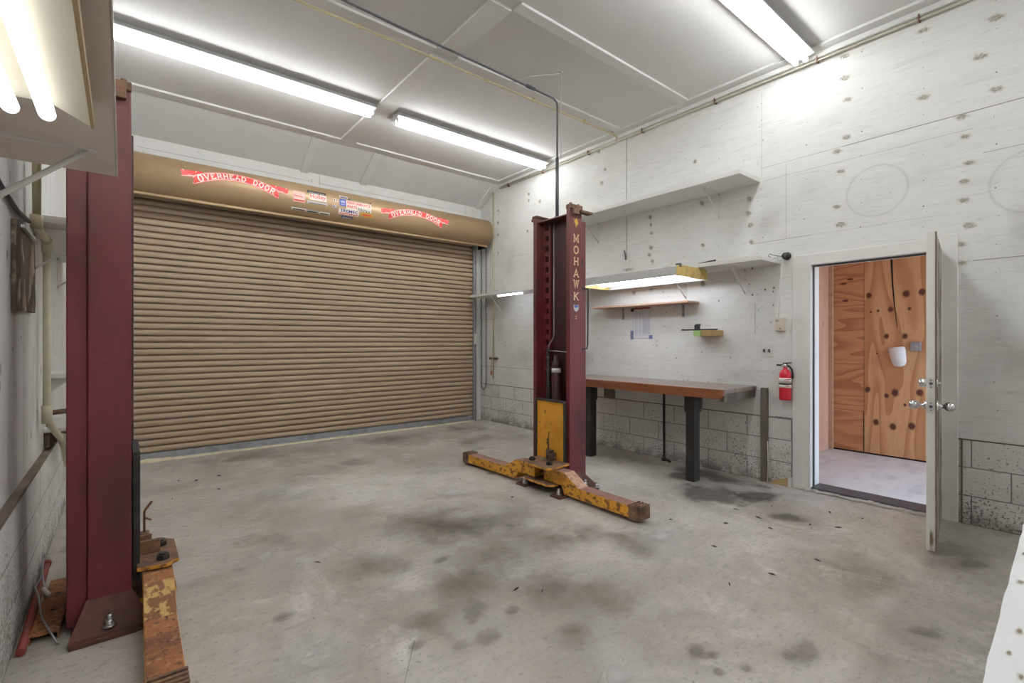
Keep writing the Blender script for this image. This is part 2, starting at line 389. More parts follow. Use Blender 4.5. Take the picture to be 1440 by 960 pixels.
def cyl(bm, p0, p1, r, seg=12, mi=0, r2=None, caps=True):
    p0, p1 = Vector(p0), Vector(p1)
    a, b = frame_of(p1 - p0)
    r2 = r if r2 is None else r2
    R0 = [bm.verts.new(p0 + (a * math.cos(t) + b * math.sin(t)) * r) for t in [2 * PI * i / seg for i in range(seg)]]
    R1 = [bm.verts.new(p1 + (a * math.cos(t) + b * math.sin(t)) * r2) for t in [2 * PI * i / seg for i in range(seg)]]
    for i in range(seg):
        f = bm.faces.new((R0[i], R0[(i + 1) % seg], R1[(i + 1) % seg], R1[i])); f.material_index = mi; f.smooth = True
    if caps:
        bm.faces.new(R0[::-1]).material_index = mi
        bm.faces.new(R1).material_index = mi

def tube(bm, pts, r, seg=8, mi=0):
    pts = [Vector(p) for p in pts]
    rings = []
    for i, p in enumerate(pts):
        d = (pts[min(i + 1, len(pts) - 1)] - pts[max(i - 1, 0)])
        a, b = frame_of(d)
        if rings:
            # keep the ring orientation close to the one before
            pa = rings[-1][1]
            a = (pa - d.normalized() * pa.dot(d.normalized())).normalized()
            b = d.normalized().cross(a)
        rings.append(([bm.verts.new(p + (a * math.cos(t) + b * math.sin(t)) * r) for t in [2 * PI * k / seg for k in range(seg)]], a))
    for (A, _), (B, _) in zip(rings, rings[1:]):
        for k in range(seg):
            f = bm.faces.new((A[k], A[(k + 1) % seg], B[(k + 1) % seg], B[k])); f.material_index = mi; f.smooth = True
    bm.faces.new(rings[0][0][::-1]).material_index = mi
    bm.faces.new(rings[-1][0]).material_index = mi

def lathe(bm, prof, c, seg=24, mi=0, axis='z'):
    rings = []
    c = Vector(c)
    for r, h in prof:
        ring = []
        for i in range(seg):
            t = 2 * PI * i / seg
            if axis == 'z': o = Vector((r * math.cos(t), r * math.sin(t), h))
            elif axis == 'x': o = Vector((h, r * math.cos(t), r * math.sin(t)))
            else: o = Vector((r * math.cos(t), h, r * math.sin(t)))
            ring.append(bm.verts.new(c + o))
        rings.append(ring)
    for A, B in zip(rings, rings[1:]):
        for i in range(seg):
            f = bm.faces.new((A[i], A[(i + 1) % seg], B[(i + 1) % seg], B[i])); f.material_index = mi; f.smooth = True
    bm.faces.new(rings[0][::-1]).material_index = mi
    bm.faces.new(rings[-1]).material_index = mi

def prism(bm, poly, fn, a, b, mi=0):
    """poly: 2D outline; fn(u, v, w) -> xyz; extruded from w=a to w=b"""
    A = [bm.verts.new(fn(u, v, a)) for u, v in poly]
    B = [bm.verts.new(fn(u, v, b)) for u, v in poly]
    n = len(poly)
    fs = [bm.faces.new(A[::-1]), bm.faces.new(B)]
    for i in range(n):
        fs.append(bm.faces.new((A[i], A[(i + 1) % n], B[(i + 1) % n], B[i])))
    for f in fs: f.material_index = mi
    return fs

def poly(bm, pts, mi=0):
    f = bm.faces.new([bm.verts.new(p) for p in pts]); f.material_index = mi
    return f

def decal(bm, c, u, v, mi):
    uv = bm.loops.layers.uv.verify()
    c, u, v = Vector(c), Vector(u), Vector(v)
    f = bm.faces.new([bm.verts.new(c + u * a + v * b) for a, b in ((-1, -1), (1, -1), (1, 1), (-1, 1))])
    f.material_index = mi
    for l, q in zip(f.loops, ((-1, -1), (1, -1), (1, 1), (-1, 1))): l[uv].uv = q

def obj(name, bm, mats, parent=None, bevel=0.0, keep=False, fixn=True):
    """one mesh object; its origin is its parent's origin, or its own base when top-level"""
    if fixn: bmesh.ops.recalc_face_normals(bm, faces=bm.faces[:])
    if parent is not None:
        o0 = ORG[parent.name]
    elif keep:
        o0 = Vector((0, 0, 0))
    else:
        xs = [v.co for v in bm.verts]
        o0 = Vector(((min(c.x for c in xs) + max(c.x for c in xs)) / 2, (min(c.y for c in xs) + max(c.y for c in xs)) / 2, min(c.z for c in xs)))
    bmesh.ops.translate(bm, verts=bm.verts[:], vec=-o0)
    me = D.meshes.new(name)
    bm.to_mesh(me); bm.free()
    for m in (mats if isinstance(mats, (list, tuple)) else [mats]): me.materials.append(m)
    o = D.objects.new(name, me)
    COL.objects.link(o)
    if parent is not None: o.parent = parent
    else: o.location = o0
    ORG[o.name] = o0
    if bevel:
        md = o.modifiers.new('bevel', 'BEVEL'); md.width = bevel; md.segments = 2; md.limit_method = 'ANGLE'; md.angle_limit = 0.7
        md.harden_normals = False
    return o

def tag(o, label, cat, group=None):
    o['label'] = label; o['category'] = cat
    if group: o['group'] = group
    return o

def thing(name, loc, label, cat, group=None):
    o = D.objects.new(name, None)
    o.empty_display_size = 0.1
    COL.objects.link(o)
    o.location = loc
    ORG[o.name] = Vector(loc)
    return tag(o, label, cat, group)

def struct(name, bm, mats, bevel=0.0, label=None, cat=None):
    o = obj(name, bm, mats, None, bevel, keep=True)
    o['kind'] = 'structure'
    return o

# slab lettering drawn as strokes in a unit box
def arc(cx, cy, rx, ry, a0, a1, n=12):
    return [(cx + rx * math.cos(math.radians(a0 + (a1 - a0) * i / n)), cy + ry * math.sin(math.radians(a0 + (a1 - a0) * i / n))) for i in range(n + 1)]
GLYPH = {
    'O': ([arc(.5, .5, .42, .46, 0, 360, 24)], []),
    'V': ([[(.05, 1), (.5, 0), (.95, 1)]], [(.05, 1), (.95, 1)]),
    'E': ([[(.15, 0), (.15, 1)], [(.02, .96), (.85, .96), (.85, .80)], [(.15, .52), (.65, .52)], [(.02, .04), (.88, .04), (.88, .22)]], []),
    'R': ([[(.15, 0), (.15, 1)], [(.02, .96), (.55, .96)] + arc(.55, .73, .28, .23, 90, -90, 8) + [(.15, .50)], [(.5, .5), (.9, 0)]], [(.15, 0), (.9, 0)]),
    'H': ([[(.15, 0), (.15, 1)], [(.85, 0), (.85, 1)], [(.15, .5), (.85, .5)]], [(.15, 0), (.15, 1), (.85, 0), (.85, 1)]),
    'A': ([[(.08, 0), (.5, 1), (.92, 0)], [(.25, .32), (.75, .32)]], [(.08, 0), (.92, 0)]),
    'D': ([[(.15, 0), (.15, 1)], [(.02, .96), (.45, .96)] + arc(.45, .5, .43, .46, 90, -90, 12) + [(.02, .04)]], []),
    'M': ([[(.1, 0), (.1, 1), (.5, .25), (.9, 1), (.9, 0)]], [(.1, 0), (.9, 0), (.06, 1), (.94, 1)]),
    'W': ([[(.04, 1), (.28, 0), (.5, .8), (.72, 0), (.96, 1)]], [(.04, 1), (.96, 1), (.5, .85)]),
    'K': ([[(.15, 0), (.15, 1)], [(.2, .42), (.85, 1)], [(.38, .58), (.9, 0)]], [(.15, 0), (.15, 1), (.85, 1), (.9, 0)]),
}
def glyph(bm, ch, fn, t=0.13, mi=0, asp=1.0):
    """fn(x, y, d) maps the unit box and a hair-thin paint layer to xyz"""
    strokes, serifs = GLYPH[ch]
    d = 0.0
    def strip(pts, t):
        nonlocal d
        d += 0.00012
        P = [Vector((x * asp, y)) for x, y in pts]
        closed = (P[0] - P[-1]).length < 1e-6
        L, Rr = [], []
        n = len(P)
        for i in range(n):
            a = P[i - 1] if i else (P[-2] if closed else None)
            b = P[i + 1] if i < n - 1 else (P[1] if closed else None)
            da = (P[i] - a).normalized() if a is not None else None
            db = (b - P[i]).normalized() if b is not None else None
            da = da or db; db = db or da
            na, nb = Vector((-da.y, da.x)), Vector((-db.y, db.x))
            m = na + nb
            m = m.normalized() if m.length > .2 else na
            k = min(1 / max(m.dot(na), .45), 2.2) * t / 2
            L.append(P[i] + m * k); Rr.append(P[i] - m * k)
        for i in range(n - 1):
            poly(bm, [fn(q.x / asp, q.y, d) for q in (L[i], Rr[i], Rr[i + 1], L[i + 1])], mi)
    for s_ in strokes: strip(s_, t)
    for x, y in serifs:
        yy = min(max(y, .04), .96)
        strip([(x - .17, yy), (x + .17, yy)], t * 0.62)

def text_faces(txt, bold=0.0):
    """flat outlines of a short printed word from the built-in font, width normalised to 1"""
    cu = D.curves.new('t', 'FONT')
    cu.body = txt; cu.offset = bold; cu.resolution_u = 3
    o = D.objects.new('t', cu); COL.objects.link(o)
    dg = bpy.context.evaluated_depsgraph_get()
    me = o.evaluated_get(dg).to_mesh()
    vs = [v.co.copy() for v in me.vertices]; fs = [list(p.vertices) for p in me.polygons]
    o.evaluated_get(dg).to_mesh_clear()
    D.objects.remove(o); D.curves.remove(cu)
    x0, x1 = min(v.x for v in vs), max(v.x for v in vs); y0, y1 = min(v.y for v in vs), max(v.y for v in vs)
    return [((v.x - x0) / (x1 - x0), (v.y - y0) / (y1 - y0)) for v in vs], fs

def put_text(bm, txt, fn, mi=0, bold=0.0):
    vs, fs = text_faces(txt, bold)
    V = [bm.verts.new(fn(x, y)) for x, y in vs]
    for f in fs:
        try: bm.faces.new([V[i] for i in f]).material_index = mi
        except ValueError: pass

# ================================================================== the setting
# floor with its stains
bm = bm_new()
box(bm, XL - 0.3, XR + 0.02, YF - 0.2, YB + 0.3, -0.12, 0.0)
def stain(x, y, rx, ry, mi, rot=0.0, k=0):
    c, s = math.cos(rot), math.sin(rot)
    decal(bm, (x, y, 0.0006 + 0.00025 * k), (rx * c, rx * s, 0), (-ry * s, ry * c, 0), mi)
k = 0
for (x, y, rx, ry, mi, rot) in [
    (1.80, 3.10, 0.85, 0.95, 1, 0.2), (1.85, 2.45, 0.85, 0.90, 1, 0.8), (1.85, 1.85, 0.50, 0.55, 1, 0.3), (2.15, 2.9, 0.9, 0.6, 1, 0.5),
    (1.15, 2.75, 0.40, 0.50, 2, 0.4), (1.12, 2.02, 0.30, 0.33, 2, 0), (1.45, 2.25, 0.45, 0.4, 2, 0.4), (1.95, 1.62, 0.40, 0.38, 2, 0.5), (2.6, 1.9, 0.5, 0.35, 2, 0.9), (1.62, 1.55, 0.25, 0.22, 2, 0),
    (2.35, 2.3, 0.7, 0.4, 2, -0.6), (0.75, 3.6, 0.4, 0.5, 2, 0.2), (3.3, 0.9, 0.6, 0.4, 2, 0.5), (3.95, 0.55, 0.7, 0.3, 2, 0.1),
    (4.02, 2.15, 0.50, 0.62, 3, 0.6), (4.32, 2.62, 0.26, 0.30, 3, 0), (4.30, 1.90, 0.40, 0.30, 3, 0.2), (3.94, 1.52, 0.17, 0.20, 3, 0.3), (4.55, 2.5, 0.32, 0.85, 3, 0.0),
    (4.5, 3.4, 0.45, 0.8, 2, 0.0), (3.08, 4.16, 0.35, 0.42, 2, 0.2), (1.1, 6.25, 1.1, 0.7, 2, 0.0), (2.9, 6.1, 1.2, 0.75, 1, 0.1), (4.1, 6.2, 0.9, 0.8, 2, 0.0), (3.6, 5.3, 1.0, 0.5, 2, 0.4), (2.0, 5.2, 0.8, 0.4, 2, -0.2),
    (1.91, 1.10, 0.10, 0.08, 4, 0.4), (1.95, 1.05, 0.05, 0.05, 4, 0), (1.87, 0.98, 0.045, 0.04, 4, 0), (1.98, 0.92, 0.04, 0.035, 4, 0), (2.28, 0.81, 0.17, 0.09, 4, 0.2), (2.2, 0.84, 0.07, 0.05, 4, 0.2),
    (3.96, 0.49, 0.17, 0.11, 4, -0.4), (2.86, 0.52, 0.14, 0.08, 4, -0.6), (0.61, 2.51, 0.10, 0.07, 4, 0.2), (1.0, 1.9, 0.07, 0.06, 4, 0), (1.35, 1.95, 0.16, 0.1, 4, 0.6), (1.5, 1.85, 0.07, 0.06, 4, 0), (1.28, 1.75, 0.12, 0.09, 4, 0.2), (1.15, 1.78, 0.07, 0.05, 4, 0.2), (1.52, 2.55, 0.1, 0.05, 4, 0.2), (2.9, 3.9, 0.09, 0.12, 4, 0),
    (2.59, 4.37, 0.55, 0.42, 5, 0.2), (2.29, 3.62, 0.30, 0.30, 5, 0), (1.10, 4.52, 0.6, 0.5, 5, 0.2), (2.87, 1.9, 0.7, 0.5, 5, 0.6), (2.4, 3.0, 0.35, 0.3, 5, 0.2), (3.5, 4.9, 0.5, 0.16, 5, -0.3), (0.8, 3.2, 0.5, 0.5, 5, 0), (4.2, 2.02, 0.12, 0.07, 5, 0),
    (1.5, 1.2, 0.5, 0.35, 5, 0.3), (0.6, 2.1, 0.35, 0.4, 5, 0),
    (-0.12, 4.2, 0.30, 0.75, 6, 0.0), (-0.25, 3.3, 0.2, 0.5, 6, 0.0)]:
    stain(x, y, rx, ry, mi, rot, k); k += 1
# hairline scratches and a crack
for (x0, y0, x1, y1) in [(1.02, 3.42, 1.12, 2.95), (0.78, 1.62, 1.02, 1.95), (0.62, 1.52, 0.75, 1.62), (0.9, 1.35, 0.8, 1.5), (2.55, 3.45, 2.7, 3.3), (1.35, 1.2, 1.55, 1.3)]:
    d = Vector((x1 - x0, y1 - y0, 0)); n = Vector((-d.y, d.x, 0)).normalized() * 0.003
    a = Vector((x0, y0, 0.0165)) - Vector((0, 0, 0.0005)); a.z = 0.0005; b = a + d
    poly(bm, [a - n * 0.4, b - n, b + n, a + n * 0.4], 7)
struct('floor', bm, [m_floor, m_stain, m_stain_b, m_wet, m_blot, m_pale, m_rustst, m_seam])

# --- right wall: block courses, plywood above, the entrance opening
DY0, DY1, DZ = 0.78, 1.665, 2.035
bm = bm_new()
T = 0.14
box(bm, XR, XR + T, DY1 + 0.02, YB + 0.2, -0.05, ZK - 0.012, 1)
box(bm, XR, XR + T, YF - 0.2, DY0 - 0.02, -0.05, ZK - 0.012, 1)
box(bm, XR + 0.006, XR + T, DY1, YB + 0.2, ZK - 0.012, ZK, 2)
box(bm, XR + 0.006, XR + T, YF - 0.2, DY0, ZK - 0.012, ZK, 2)
box(bm, XR, XR + T, DY1, YB + 0.2, ZK, DZ)
box(bm, XR, XR + T, YF - 0.2, DY0, ZK, DZ)
box(bm, XR, XR + T, YF - 0.2, YB + 0.2, DZ, ZC + 0.2)
xs = XR - 0.0008
def seam_h(y0, y1, z, wd=0.0022): poly(bm, [(xs, y0, z - wd), (xs, y1, z - wd), (xs, y1, z + wd), (xs, y0, z + wd)], 3)
def seam_v(y, z0, z1, wd=0.003): poly(bm, [(xs, y - wd, z0), (xs, y + wd, z0), (xs, y + wd, z1), (xs, y - wd, z1)], 3)
seam_h(YF, 1.42, 3.02, 0.0035); seam_h(1.42, 2.1, 3.02, 0.0012); seam_h(YF, 0.55, 2.70, 0.002); seam_h(0.6, 2.08, 2.895, 0.0012); seam_h(YF, 0.6, 1.93, 0.003)
seam_h(1.66, 2.2, 2.30, 0.002); seam_h(0.8, 1.66, 2.30, 0.0008)
seam_v(3.70, 2.07, 2.87, 0.005); seam_v(3.70, 2.93, 3.9, 0.005); seam_v(2.09, 2.93, 3.75, 0.001); seam_v(6.42, 0.64, 3.85, 0.006); seam_v(1.87, 2.3, 3.0, 0.001)
seam_h(5.0, 6.8, 0.92, 0.003); seam_h(6.45, 6.8, 1.72, 0.002)
KN = [(1.39, 3.09), (1.46, 2.99), (1.43, 2.81), (1.46, 2.51), (1.43, 2.35), (1.38, 3.41), (1.4, 3.6), (1.4, 3.79), (0.88, 3.75), (0.88, 3.23), (0.48, 3.64), (0.48, 3.13), (0.56, 3.4), (0.66, 3.0), (0.64, 2.85), (0.62, 2.65), (0.65, 2.52), (0.65, 2.38), (0.62, 2.19), (0.67, 2.06), (0.66, 1.92), (2.79, 3.29), (2.71, 2.82), (2.7, 2.37), (3.36, 2.8), (3.35, 2.71), (3.34, 2.61), (3.35, 2.44), (3.37, 2.36), (3.33, 2.28), (2.7, 1.96), (3.35, 1.94), (3.59, 1.93), (2.21, 2.75), (2.22, 2.61), (2.2, 2.49), (2.19, 2.32), (5.53, 3.59), (5.53, 3.49), (5.28, 3.42), (4.04, 3.55), (4.14, 3.81), (4.09, 3.39), (5.56, 3.03), (6.3, 3.5), (6.3, 3.3), (6.3, 3.1), (6.3, 2.8)]
for i, (y, z) in enumerate(KN):
    s = random.uniform(0.8, 1.15)
    big = y < 1.5
    decal(bm, (XR - 0.001 - 0.00002 * i, y, z), (0, (0.074 if big else 0.050) * s, 0.006), (0, 0, (0.042 if big else 0.050) * s), 4)
    decal(bm, (XR - 0.0022 - 0.00002 * i, y, z), (0, (0.054 if big else 0.034) * s, 0.004), (0, 0, (0.029 if big else 0.034) * s), 5)
    dk = [(XR - 0.0030, y + random.uniform(-.02, .02), z + random.uniform(-.01, .01)) for _ in range(2)]
    for q in dk: poly(bm, [(q[0], q[1] - .010, q[2] - .002), (q[0], q[1] + .010, q[2] + .001), (q[0], q[1] + .006, q[2] + .004), (q[0], q[1] - .006, q[2] + .003)], 9)
for y, z, r in [(1.18, 2.58, 0.24), (0.30, 2.44, 0.25)]:
    decal(bm, (XR - 0.0035, y, z), (0, r, 0), (0, 0, r), 6)
for y, z, a, b in [(6.2, 1.5, 0.35, 0.5), (5.6, 1.1, 0.5, 0.4), (6.0, 2.6, 0.3, 0.6), (2.3, 1.0, 0.6, 0.18), (1.95, 0.8, 0.3, 0.25), (4.4, 1.1, 0.4, 0.3), (0.35, 2.1, 0.35, 0.5), (0.4, 1.2, 0.5, 0.5), (2.05, 2.45, 0.25, 0.4)]:
    decal(bm, (XR - 0.004, y, z), (0, a, 0), (0, 0, b), 7)
def dot(y, z, r):
    decal_pts = [(XR - 0.0012, y + r * math.cos(t), z + r * math.sin(t)) for t in [i * PI / 3 for i in range(6)]]
    poly(bm, decal_pts, 8)
for y in (0.15, 0.48, 0.88, 1.28, 1.70, 2.09, 2.13, 2.52, 2.92, 3.33, 3.66, 3.74, 4.14, 4.55, 4.95, 5.4, 5.8, 6.2, 6.55):
    z = 0.75 + random.uniform(0, 0.2)
    while z < 3.85:
        if not (DY0 - 0.12 < y < DY1 + 0.12 and z < 2.2): dot(y + random.gauss(0, 0.006), z, random.uniform(0.003, 0.006))
        z += random.choice((0.16, 0.2, 0.2, 0.31))
for i in range(110):
    y, z = random.uniform(1.75, 6.6), random.uniform(0.7, 2.0)
    dot(y, z, random.uniform(0.003, 0.008))
for y, z in [(1.98, 1.85), (2.06, 1.84), (2.18, 2.06), (2.18, 1.80)]: dot(y, z, 0.011)
struct('wall_right', bm, [m_wall, m_block, m_ledge, m_seam, m_knot, m_knot_core, m_ring, m_scuff, m_dot, m_knotline])

# --- left wall: block base stands proud of the boarded wall, ledge between
bm = bm_new()
box(bm, XL - 0.2, XL + 0.033, YF - 0.2, YB + 0.2, -0.05, ZK - 0.012, 1)
box(bm, XL - 0.2, XL + 0.036, YF - 0.2, YB + 0.2, ZK - 0.012, ZK + 0.006, 2)
box(bm, XL - 0.2, XL, YF - 0.2, YB + 0.2, ZK + 0.006, ZC + 0.2, 0)
for y, z0, z1 in [(3.55, 0.7, 3.9), (4.77, 0.7, 3.9)]:
    poly(bm, [(XL + 0.0008, y - 0.003, z0), (XL + 0.0008, y + 0.003, z0), (XL + 0.0008, y + 0.003, z1), (XL + 0.0008, y - 0.003, z1)], 3)
for i in range(40):
    y, z = random.uniform(2.5, 6.5), random.uniform(0.8, 2.2)
    a, b = random.uniform(0.004, 0.012), random.uniform(0.008, 0.03)
    poly(bm, [(XL + 0.001, y - a, z - b), (XL + 0.001, y + a, z - b * 0.6), (XL + 0.001, y + a * 0.4, z + b), (XL + 0.001, y - a, z + b * 0.5)], 4)
struct('wall_left', bm, [m_wall_dirty, m_block_l, m_ledge, m_seam, m_dot])

# --- roll door wall with its header boards
bm = bm_new()
box(bm, XL - 0.2, XR + 0.2, YB, YB + 0.2, -0.05, ZC + 0.2, 0)
box(bm, XL, XR, YB - 0.02, YB, 3.36, 3.50, 1)
box(bm, XL, XR, YB - 0.012, YB, 3.515, 3.64, 1)
for x0, x1, z0, z1, d in [(2.00, 2.09, 3.2, 3.55, 0.024), (2.10, 2.34, 3.2, 3.50, 0.028), (2.35, 2.43, 3.2, 3.50, 0.022), (2.10, 2.34, 3.505, 3.63, 0.026), (4.50, 4.60, 3.2, 3.62, 0.028), (4.62, 4.74, 3.2, 3.6, 0.018)]:
    box(bm, x0, x1, YB - d, YB, z0, z1, 1)
struct('wall_back', bm, [m_wall, m_white], 0.002)
bm = bm_new()
box(bm, XL - 0.2, XR + 0.2, YF - 0.15, YF, -0.05, ZC + 0.2)
struct('wall_front', bm, [m_wall])

# --- ceiling: flat sheets, then a strip sloping down to the roll door wall
bm = bm_new()
box(bm, XL - 0.2, XR + 0.2, YF - 0.2, 6.26, ZC, ZC + 0.1)
struct('ceiling', bm, [m_ceil])
bm = bm_new()
hexa(bm, [(XL - .2, 6.26, ZC), (XR + .2, 6.26, ZC), (XR + .2, 6.85, 3.60), (XL - .2, 6.85, 3.60), (XL - .2, 6.26, ZC + .1), (XR + .2, 6.26, ZC + .1), (XR + .2, 6.85, 3.8), (XL - .2, 6.85, 3.8)])
struct('ceiling_slope', bm, [m_ceil])
tn = 0
def trim(bm, m=None, bev=0.003):
    global tn
    tn += 1
    return struct('trim_%d' % tn, bm, [m or m_trim_ceil], bev)
for (x0, x1, y0, y1) in [(XL, 2.15, 3.695, 3.79), (2.37, 4.70, 3.695, 3.79), (2.37, 4.70, 2.80, 2.90), (XL, 2.15, 2.80, 2.90), (XL, 4.70, 6.13, 6.27), (2.16, 2.36, 3.80, 6.12), (2.16, 2.36, 2.91, 3.69), (2.16, 2.36, YF, 2.79), (4.70, XR, YF, 6.27), (XL, -0.29, YF, 6.27)]:
    bm = bm_new(); box(bm, x0, x1, y0, y1, ZC - 0.022, ZC + 0.005); trim(bm)
def slope(y): return ZC - (y - 6.26) / 0.59 * 0.335
for x0, x1 in [(1.85, 1.95), (2.67, 2.77), (4.70, XR)]:
    bm = bm_new()
    za, zb = slope(6.27), slope(6.80)
    hexa(bm, [(x0, 6.275, za - .022), (x1, 6.275, za - .022), (x1, 6.79, zb - .018), (x0, 6.79, zb - .018), (x0, 6.275, za + .005), (x1, 6.275, za + .005), (x1, 6.79, zb + .005), (x0, 6.79, zb + .005)])
    trim(bm)
# trim along the top of the right wall
bm = bm_new(); box(bm, XR - 0.022, XR, YF, 6.27, ZC - 0.085, ZC - 0.022); trim(bm)
# entrance casing, jambs, stop and threshold
bm = bm_new()
box(bm, XR - 0.018, XR, DY1 + 0.015, DY1 + 0.145, 0.0, DZ + 0.08); box(bm, XR - 0.018, XR, DY0 - 0.10, DY0 - 0.01, 0.0, DZ + 0.11)
box(bm, XR - 0.0185, XR, DY0 - 0.01, DY1 + 0.145, DZ + 0.01, DZ + 0.09)
trim(bm, m_trim)
bm = bm_new()
box(bm, XR - 0.02, XR + T + 0.05, DY1 - 0.004, DY1 + 0.016, 0.0, DZ + 0.01); box(bm, XR - 0.02, XR + T + 0.05, DY0 - 0.016, DY0 + 0.004, 0.0, DZ + 0.01)
box(bm, XR - 0.02, XR + T + 0.05, DY0, DY1, DZ - 0.006, DZ + 0.012)
trim(bm, m_trim)
bm = bm_new()
box(bm, XR + 0.035, XR + 0.05, DY1 - 0.018, DY1 - 0.003, 0.03, DZ - 0.005); box(bm, XR + 0.035, XR + 0.05, DY0 + 0.006, DY1, DZ - 0.022, DZ - 0.005)
trim(bm, m_dkgrey)
bm = bm_new()
box(bm, XR - 0.005, XR + T + 0.06, DY0, DY1, 0.0, 0.03)
trim(bm, m_dkgrey, 0.006)
bm = bm_new()
n = 24
for i in range(n):
    y0 = DY0 + (DY1 + 0.1 - DY0) * i / n; y1 = DY0 + (DY1 + 0.1 - DY0) * (i + 1) / n
    box(bm, XR - 0.065 + random.uniform(-.008, .012), XR, y0, y1 + 0.002, 0.0, 0.016 + random.uniform(-0.004, 0.008))
trim(bm, m_floor, 0.004)
# steel corner guard on the end of the block courses beside the casing
bm = bm_new(); box(bm, XR - 0.012, XR, DY1 + 0.15, DY1 + 0.158, 0.0, ZK); box(bm, XR - 0.008, XR, DY1 + 0.15, DY1 + 0.30, ZK - 0.006, ZK + 0.006); trim(bm, m_galv, 0)
bm = bm_new(); box(bm, XR - 0.010, XR, DY0 - 0.125, DY0 - 0.115, 0.0, ZK); trim(bm, m_ledge, 0)

# --- vestibule beyond the entrance, open to daylight on the near side
HB = 6.90
bm = bm_new(); box(bm, XR + 0.02, HB + 0.3, -3.0, 2.4, -0.12, 0.002); struct('floor_vestibule', bm, [m_hall_floor])
bm = bm_new()
box(bm, HB, HB + 0.05, 1.81, 2.3, 0.0, 2.75, 1); box(bm, HB - 0.003, HB + 0.05, -0.3, 1.805, 0.0, 2.75, 0)
xk = HB - 0.0045
for y, z, r in [(1.76, 1.89, .030), (1.41, 1.88, .036), (1.27, 1.89, .036), (1.55, 1.71, .028), (1.38, 1.71, .018), (1.59, 1.40, .026), (1.42, 1.40, .028), (1.77, .77, .030), (1.51, .75, .038), (1.29, .77, .036), (1.59, .71, .024), (1.74, 1.69, .012), (1.67, 1.70, .014), (1.69, .39, .032), (1.53, .36, .034), (1.36, .39, .036), (1.68, 1.2, .008), (1.15, 1.3, .03), (1.05, .6, .03), (1.42, 0.62, .015)]:
    r *= .85; decal(bm, (xk, y, z), (0, r * 1.7, 0), (0, 0, r * 2.2), 3)
    poly(bm, [(xk - 0.002, y + r * random.uniform(.75, 1.05) * math.cos(t), z + r * 1.15 * random.uniform(.8, 1.05) * math.sin(t)) for t in [i * PI / 6 for i in range(12)]], 2)
for y, z in [(2.02, 2.05), (2.0, 1.84), (1.95, 2.1)]:
    poly(bm, [(HB - 0.0012, y + 0.035 * math.cos(t), z + 0.013 * math.sin(t)) for t in [i * PI / 5 for i in range(10)]], 2)
crack = [(1.545, 2.4, .010), (1.542, 2.28, .009), (1.535, 2.05, .007), (1.515, 1.75, .005), (1.49, 1.50, .002)]
for (ya, za, wa), (yb, zb, wb) in zip(crack, crack[1:]):
    poly(bm, [(xk - .003, ya - wa, za), (xk - .003, ya + wa, za), (xk - .003, yb + wb, zb), (xk - .003, yb - wb, zb)], 4)
poly(bm, [(xk, 1.808, .0), (xk, 1.815, .0), (xk, 1.815, .5), (xk, 1.808, .5)], 4)
poly(bm, [(xk - .001, -.3, .0), (xk - .001, 2.2, .0), (xk - .001, 2.2, .02), (xk - .001, -.3, .02)], 4)
struct('wall_vestibule_back', bm, [m_ply, m_ply_h, m_vknot, m_vknot2, m_hole])
bm = bm_new(); box(bm, XR + T, HB, 2.17, 2.3, 0.0, 2.75); box(bm, HB - 0.045, HB - 0.002, 2.125, 2.17, 0.002, 2.75, 1)
struct('wall_vestibule_side', bm, [m_ply_l, m_pinkwood])
bm = bm_new(); box(bm, XR + T - .01, HB + 0.3, -0.3, 2.4, 2.75, 2.85); struct('ceiling_vestibule', bm, [m_ply_h])

# --- entrance door leaf, standing open past a right angle
hx, hy = XR - 0.03, DY0 - 0.012
dv = Vector((-0.99205, -0.1258, 0)); nv = Vector((-dv.y, dv.x, 0))      # along the leaf; nv points to -Y side
if nv.y > 0: nv = -nv
LW, LT = 0.835, 0.046
def dp(s, t, z): return Vector((hx, hy, 0)) + dv * s - nv * t + Vector((0, 0, z))   # t=0 outer (right) face, t=LT inner face
bm = bm_new()
hexa(bm, [dp(0, 0, .022), dp(LW, 0, .022), dp(LW, LT, .022), dp(0, LT, .022), dp(0, 0, 2.03), dp(LW, 0, 2.03), dp(LW, LT, 2.03), dp(0, LT, 2.03)])
bmesh.ops.recalc_face_normals(bm, faces=bm.faces[:])
for f in bm.faces:
    if f.normal.dot(nv) > 0.9: f.material_index = 1
decal(bm, dp(LW + 0.0008, LT / 2, 0.10), (0.0, -LT * 0.55, 0), (0, 0, 0.12), 2)
door = struct('door_1', bm, [m_door, m_door_out, m_doorfoot])
